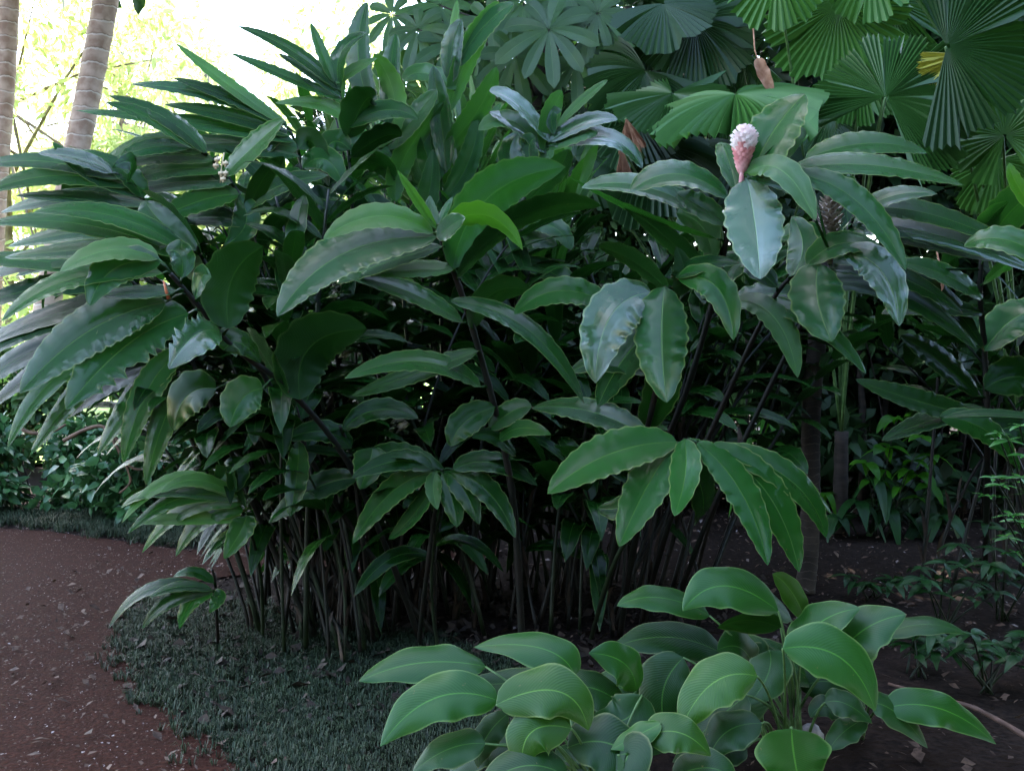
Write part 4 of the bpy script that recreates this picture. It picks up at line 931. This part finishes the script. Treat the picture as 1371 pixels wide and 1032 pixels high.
# ------------------------------------------------------------------ fan palms
def fan(mb, hub, nrm, axis, Rr, arc=300, n=34, pleat=.035, cup=.0, droop=.0, wedge=0, seed=0, tint=.5):
    rg = random.Random(seed); nrm = V(nrm).normalized(); axis = V(axis); axis = (axis - nrm * axis.dot(nrm)).normalized(); sd = nrm.cross(axis)
    nr = 9; rows = []
    for i in range(2 * n + 1):
        th = rad(arc) * (i / (2 * n) - .5); d = axis * math.cos(th) + sd * math.sin(th)
        zig = (1 if i % 2 else -1); RR = Rr * (1 - (.055 if i % 2 == 0 else 0)) * (1 + .03 * math.sin(i * .9 + seed)) * (1 - .10 * (abs(th) / 3.14) ** 2)
        wd = (i // 2) // 5; wr = random.Random(seed * 13 + wd); RR *= wr.uniform(.93, 1.04); wz = wr.uniform(-.10, .10); wdr = wr.uniform(.6, 1.9)
        if (i // 2) % 5 == 0 and i % 2 == 0 and wr.random() < .75: RR *= wr.uniform(.55, .85)
        row = []
        for k in range(nr + 1):
            r = .03 + .97 * k / nr
            p = hub + d * (RR * r) + nrm * (zig * pleat * RR * r * 1.0 + cup * RR * r * r) + nrm * (wz * Rr * r * r) + V((0, 0, -droop * wdr * Rr * r ** 2.4)) + nrm * (.03 * Rr * r * r * math.sin(th * 5 + seed))
            row.append(mb.vert(p, (i / (2 * n), r), min(1, max(0, tint + (.10 if i % 2 else -.10) + rg.uniform(-.08, .08)))))
        rows.append(row)
    for i in range(2 * n):
        for k in range(nr): mb.face((rows[i][k], rows[i][k + 1], rows[i + 1][k + 1], rows[i + 1][k]))
def fan_palm(base, label, fronds, h=.4):
    t = thing('fan_palm', base, label, 'palm tree', 'fan palms at the upper right')
    mb = MB(); tube(mb, [base + V((0, 0, h * k / 8)) for k in range(9)], .06, .05, 12, rings=2, ringamp=.1); mb.build('trunk', M['darkbark'], t)
    for i, (hx, hy, d, rpx, ax, ay, tilt, arc, mat, droop, lb) in enumerate(fronds):
        hub = at(hx, hy, d); A_ = (at(hx + ax, hy + ay, d) - hub).normalized()
        vw = (CAM - hub).normalized(); c = A_.cross(vw).normalized()
        # the blade tips about its own cross axis: tilt 0 faces the viewer, 70 is seen nearly edge-on from below or above
        q = Matrix.Rotation(rad(-tilt), 3, V((1, 0, 0))); nrm = q @ vw; A2 = q @ A_
        mb = MB(); fan(mb, hub, nrm, A2, rpx / F_PX * d, arc, 46 if rpx > 80 else 34, pleat=(.05 if tilt > 60 else .026 if mat == 'palmlight' else .018), droop=droop, seed=i + int(hx), wedge=(9 if i % 2 else 0), tint=.5)
        l = mb.build('frond', M[mat], t, smooth=False)
        if lb: l['label'] = lb
        pm = MB(); b0 = base + V((0, 0, h)); mid = b0.lerp(hub, .5) + V((0, .12, .35)); tube(pm, [bez(b0, mid, hub + V((0, .02, 0)), k / 12) for k in range(13)], .014, .008, 6)
        pm.build('petiole', M['petiole'], l)
    return t
fan_palm(V((2.6, 7.9, 0)), 'fan palm with round pleated leaves above the pink flower', [
    (1122, 8, 7.0, 98, -14, 60, 14, 300, 'palmlight', .05, None), (1185, 130, 6.5, 95, -10, -80, 25, 190, 'palm', .03, None), (1187, 130, 6.45, 125, 110, 30, 30, 120, 'palm', .1, None),
    (1190, 0, 7.1, 95, 20, 80, 5, 220, 'palm', .05, None), (1165, -45, 6.8, 66, 0, 60, 15, 300, 'palmlight', .1, None),
    (1040, -40, 6.8, 72, 0, 60, 10, 300, 'palmlight', .1, None), (1150, 95, 7.2, 60, 0, 80, 20, 200, 'palmlight', .3, None)], .8)
fan_palm(V((3.9, 7.6, 0)), 'fan palm with the largest dark leaf in the upper right corner', [
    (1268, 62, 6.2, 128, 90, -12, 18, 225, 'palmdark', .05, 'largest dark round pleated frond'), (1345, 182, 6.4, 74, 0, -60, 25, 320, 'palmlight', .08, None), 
    (1335, 215, 6.8, 60, -20, 50, 20, 250, 'palmlight', .2, None), 
    (1290, 74, 6.3, 56, -50, 26, 5, 80, 'yellow', .05, 'old yellow pleated frond')], .7)
fan_palm(V((1.9, 8.2, 0)), 'fan palm with drooping pleated leaves left of the pink flower', [
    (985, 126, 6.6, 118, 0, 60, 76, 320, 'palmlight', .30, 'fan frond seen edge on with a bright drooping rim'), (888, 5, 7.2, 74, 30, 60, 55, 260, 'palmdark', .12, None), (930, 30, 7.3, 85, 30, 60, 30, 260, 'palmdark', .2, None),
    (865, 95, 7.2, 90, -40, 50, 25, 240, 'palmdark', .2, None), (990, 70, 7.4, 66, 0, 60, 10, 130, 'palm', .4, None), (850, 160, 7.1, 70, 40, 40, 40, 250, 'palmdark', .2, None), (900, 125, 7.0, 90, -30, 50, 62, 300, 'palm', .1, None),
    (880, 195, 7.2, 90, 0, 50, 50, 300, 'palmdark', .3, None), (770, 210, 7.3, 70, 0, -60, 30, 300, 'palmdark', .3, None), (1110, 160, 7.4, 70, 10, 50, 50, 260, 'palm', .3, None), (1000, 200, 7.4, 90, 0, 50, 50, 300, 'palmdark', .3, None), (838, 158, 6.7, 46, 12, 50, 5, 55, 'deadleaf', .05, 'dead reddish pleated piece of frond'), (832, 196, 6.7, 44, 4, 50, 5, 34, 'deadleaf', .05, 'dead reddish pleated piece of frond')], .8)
# dead fronds and the yellow leaf hang on those palms
def hang(name, label, cat, x0, y0, x1, y1, x2, y2, d, w, mat, roll=15):
    mb = MB(); pxleaf(mb, x0, y0, x1, y1, x2, y2, d, w, roll, 0, fold=.7, wave=.14, nw=2.3, nl=22, a=.4, b=.6)
    p_ = at(x0, y0, d); tube(mb, [p_, p_ + V((-.01, .03, .06)), p_ + V((0, .12, .22))], .004, .005, 5)
    o = mb.build(name, M[mat], origin=at(x0, y0, d)); tag(o, label, cat); return o
hang('dry_leaf', 'dry pinkish brown leaf hanging left of the fan palm stalks', 'leaf', 1014, 78, 1020, 100, 1036, 128, 6.55, 20, 'deadleaf')
hang('dry_leaf', 'small reddish dry leaf caught in the shade at the right', 'leaf', 1262, 362, 1258, 385, 1250, 408, 5.0, 15, 'deadleaf')

# ------------------------------------------------------------------ umbrella-leaf tree at top centre
t = thing('umbrella_leaf_tree', V((.35, 8.6, 0)), 'tree with big finger lobed palmate leaves at top centre', 'tree')
mb = MB(); tube(mb, spline([V((.35, 8.6, 0)), V((.3, 8.6, 1.5)), V((.15, 8.5, 3.0)), V((.4, 8.5, 4.6))], 6), .06, .04, 8)
lv = []
for (hx, hy, d, r_) in [(735, 40, 8.0, 66), (690, 75, 8.2, 55), (800, 18, 8.1, 50), (655, 30, 8.3, 52), (770, 85, 8.4, 50), (610, 60, 8.5, 50), (560, 40, 8.5, 48), (540, 90, 8.6, 45), (700, 5, 8.3, 55), (830, 60, 8.5, 44), (760, -10, 8.2, 55), (590, 8, 8.6, 45), (645, 95, 8.5, 48), (720, 110, 8.6, 46), (800, 115, 8.6, 45), (525, 20, 8.7, 40)]:
    hub = at(hx, hy, d); q = nearest([V((.3, 8.6, 1.5)), V((.15, 8.5, 3.0)), V((.4, 8.5, 4.6))], hub - V((0, 0, .3)))
    tube(mb, [q, q.lerp(hub, .5) + V((0, 0, .05)), hub], .012, .006, 5)
    lm = MB(); nl_ = 9; tl = R.uniform(0, 6)
    vw = (CAM - hub).normalized(); n0 = (vw + V((R.uniform(-.3, .3), 0, R.uniform(.1, .7)))).normalized(); ax = n0.cross(V((1, 0, .1))).normalized(); sdv = n0.cross(ax)
    for k in range(nl_):
        th = tl + 6.283 * k / nl_; dd = ax * math.cos(th) + sdv * math.sin(th); L = r_ / F_PX * d * R.uniform(.85, 1.15)
        leaf(lm, hub + dd * .01, hub + dd * L * .55, hub + dd * L - V((0, 0, L * .3)), L * .34, n0, nl=9, na=2, a=.8, b=.4, wave=.08, tint=R.uniform(.2, 1))
    lv.append(lm)
tr_ = mb.build('trunk', M['darkbark'], t)
for lm in lv: lm.build('leaf', M['umbrella'], t)

# ------------------------------------------------------------------ woody vine, stick, stone
mb = MB()
for pts in [[(85, 590), (115, 575), (140, 572), (165, 600), (172, 622), (190, 628), (205, 612), (208, 600)], [(140, 572), (152, 590), (175, 640), (160, 660)], [(30, 575), (45, 580), (70, 578), (88, 568)]]:
    tube(mb, spline([at(x, y, 8.15) for x, y in pts], 5), .017, .009, 6)
tube(mb, spline([at(208, 600, 8.15), at(230, 640, 8.3), V((-2.55, 8.6, 0))], 5), .009, .014, 6)
o = mb.build('woody_vine', M['vine'], origin=gnd(150, 700)); tag(o, 'bare twisting brown vine over the low shrub at left', 'vine')
mb = MB(); tube(mb, spline([gnd(1190, 915, .12), gnd(1260, 935, .14), gnd(1310, 950, .13), gnd(1390, 995, .12)], 6), .006, .012, 8)
tag(mb.build('fallen_stick', M['stick'], origin=gnd(1290, 950)), 'long bare brown stick lying at the lower right', 'stick')
mb = MB(); cc = gnd(1086, 985, .04)
n1, n2 = 10, 14; rows = []
for i in range(n1 + 1):
    th = math.pi * i / n1; rows.append([mb.vert(cc + V((math.sin(th) * math.cos(6.283 * j / n2) * .045, math.sin(th) * math.sin(6.283 * j / n2) * .04, math.cos(th) * .045)) * (1 + .12 * math.sin(j * 2.1 + i * 1.3))) for j in range(n2)])
for i in range(n1):
    for j in range(n2): mb.face((rows[i][j], rows[i][(j + 1) % n2], rows[i + 1][(j + 1) % n2], rows[i + 1][j]))
tag(mb.build('stone', M['stone'], origin=gnd(1086, 985)), 'small rounded grey stone between the arrowroot stalks', 'stone')

# ------------------------------------------------------------------ light, sky, camera
w = bpy.data.worlds.new('World'); sc.world = w; w.use_nodes = True; t = w.node_tree; t.nodes.clear()
EL, AZ = rad(50), rad(-35)          # sun beyond the clump to the left, screened by the added crowns out of view
sky = t.nodes.new('ShaderNodeTexSky'); sky.sky_type = 'NISHITA'; sky.sun_disc = False; sky.sun_elevation = EL; sky.sun_rotation = AZ; sky.dust_density = 1.6
bg = t.nodes.new('ShaderNodeBackground'); bg.inputs[1].default_value = .15
ow = t.nodes.new('ShaderNodeOutputWorld'); t.links.new(sky.outputs[0], bg.inputs[0]); t.links.new(bg.outputs[0], ow.inputs[0])
sl = bpy.data.lights.new('sun', 'SUN'); sl.energy = 3.5; sl.angle = rad(.5); sl.color = (1, .95, .86)
so = bpy.data.objects.new('sun', sl); C.objects.link(so)
sd = V((math.sin(AZ) * math.cos(EL), math.cos(AZ) * math.cos(EL), math.sin(EL)))
so.rotation_euler = sd.to_track_quat('Z', 'Y').to_euler()
cam = bpy.data.cameras.new('camera'); cam.sensor_width = 36; cam.lens = F_PX / 1371 * 36; cam.clip_end = 300
co = bpy.data.objects.new('camera', cam); C.objects.link(co); co.location = CAM; co.rotation_euler = (math.radians(90) + PITCH, 0, 0)
sc.camera = co
sc.view_settings.view_transform = 'Standard'; sc.view_settings.look = 'None'; sc.view_settings.gamma = 1; sc.view_settings.exposure = 3.65
for o in bpy.data.objects:
    if '_o' in o: del o['_o']
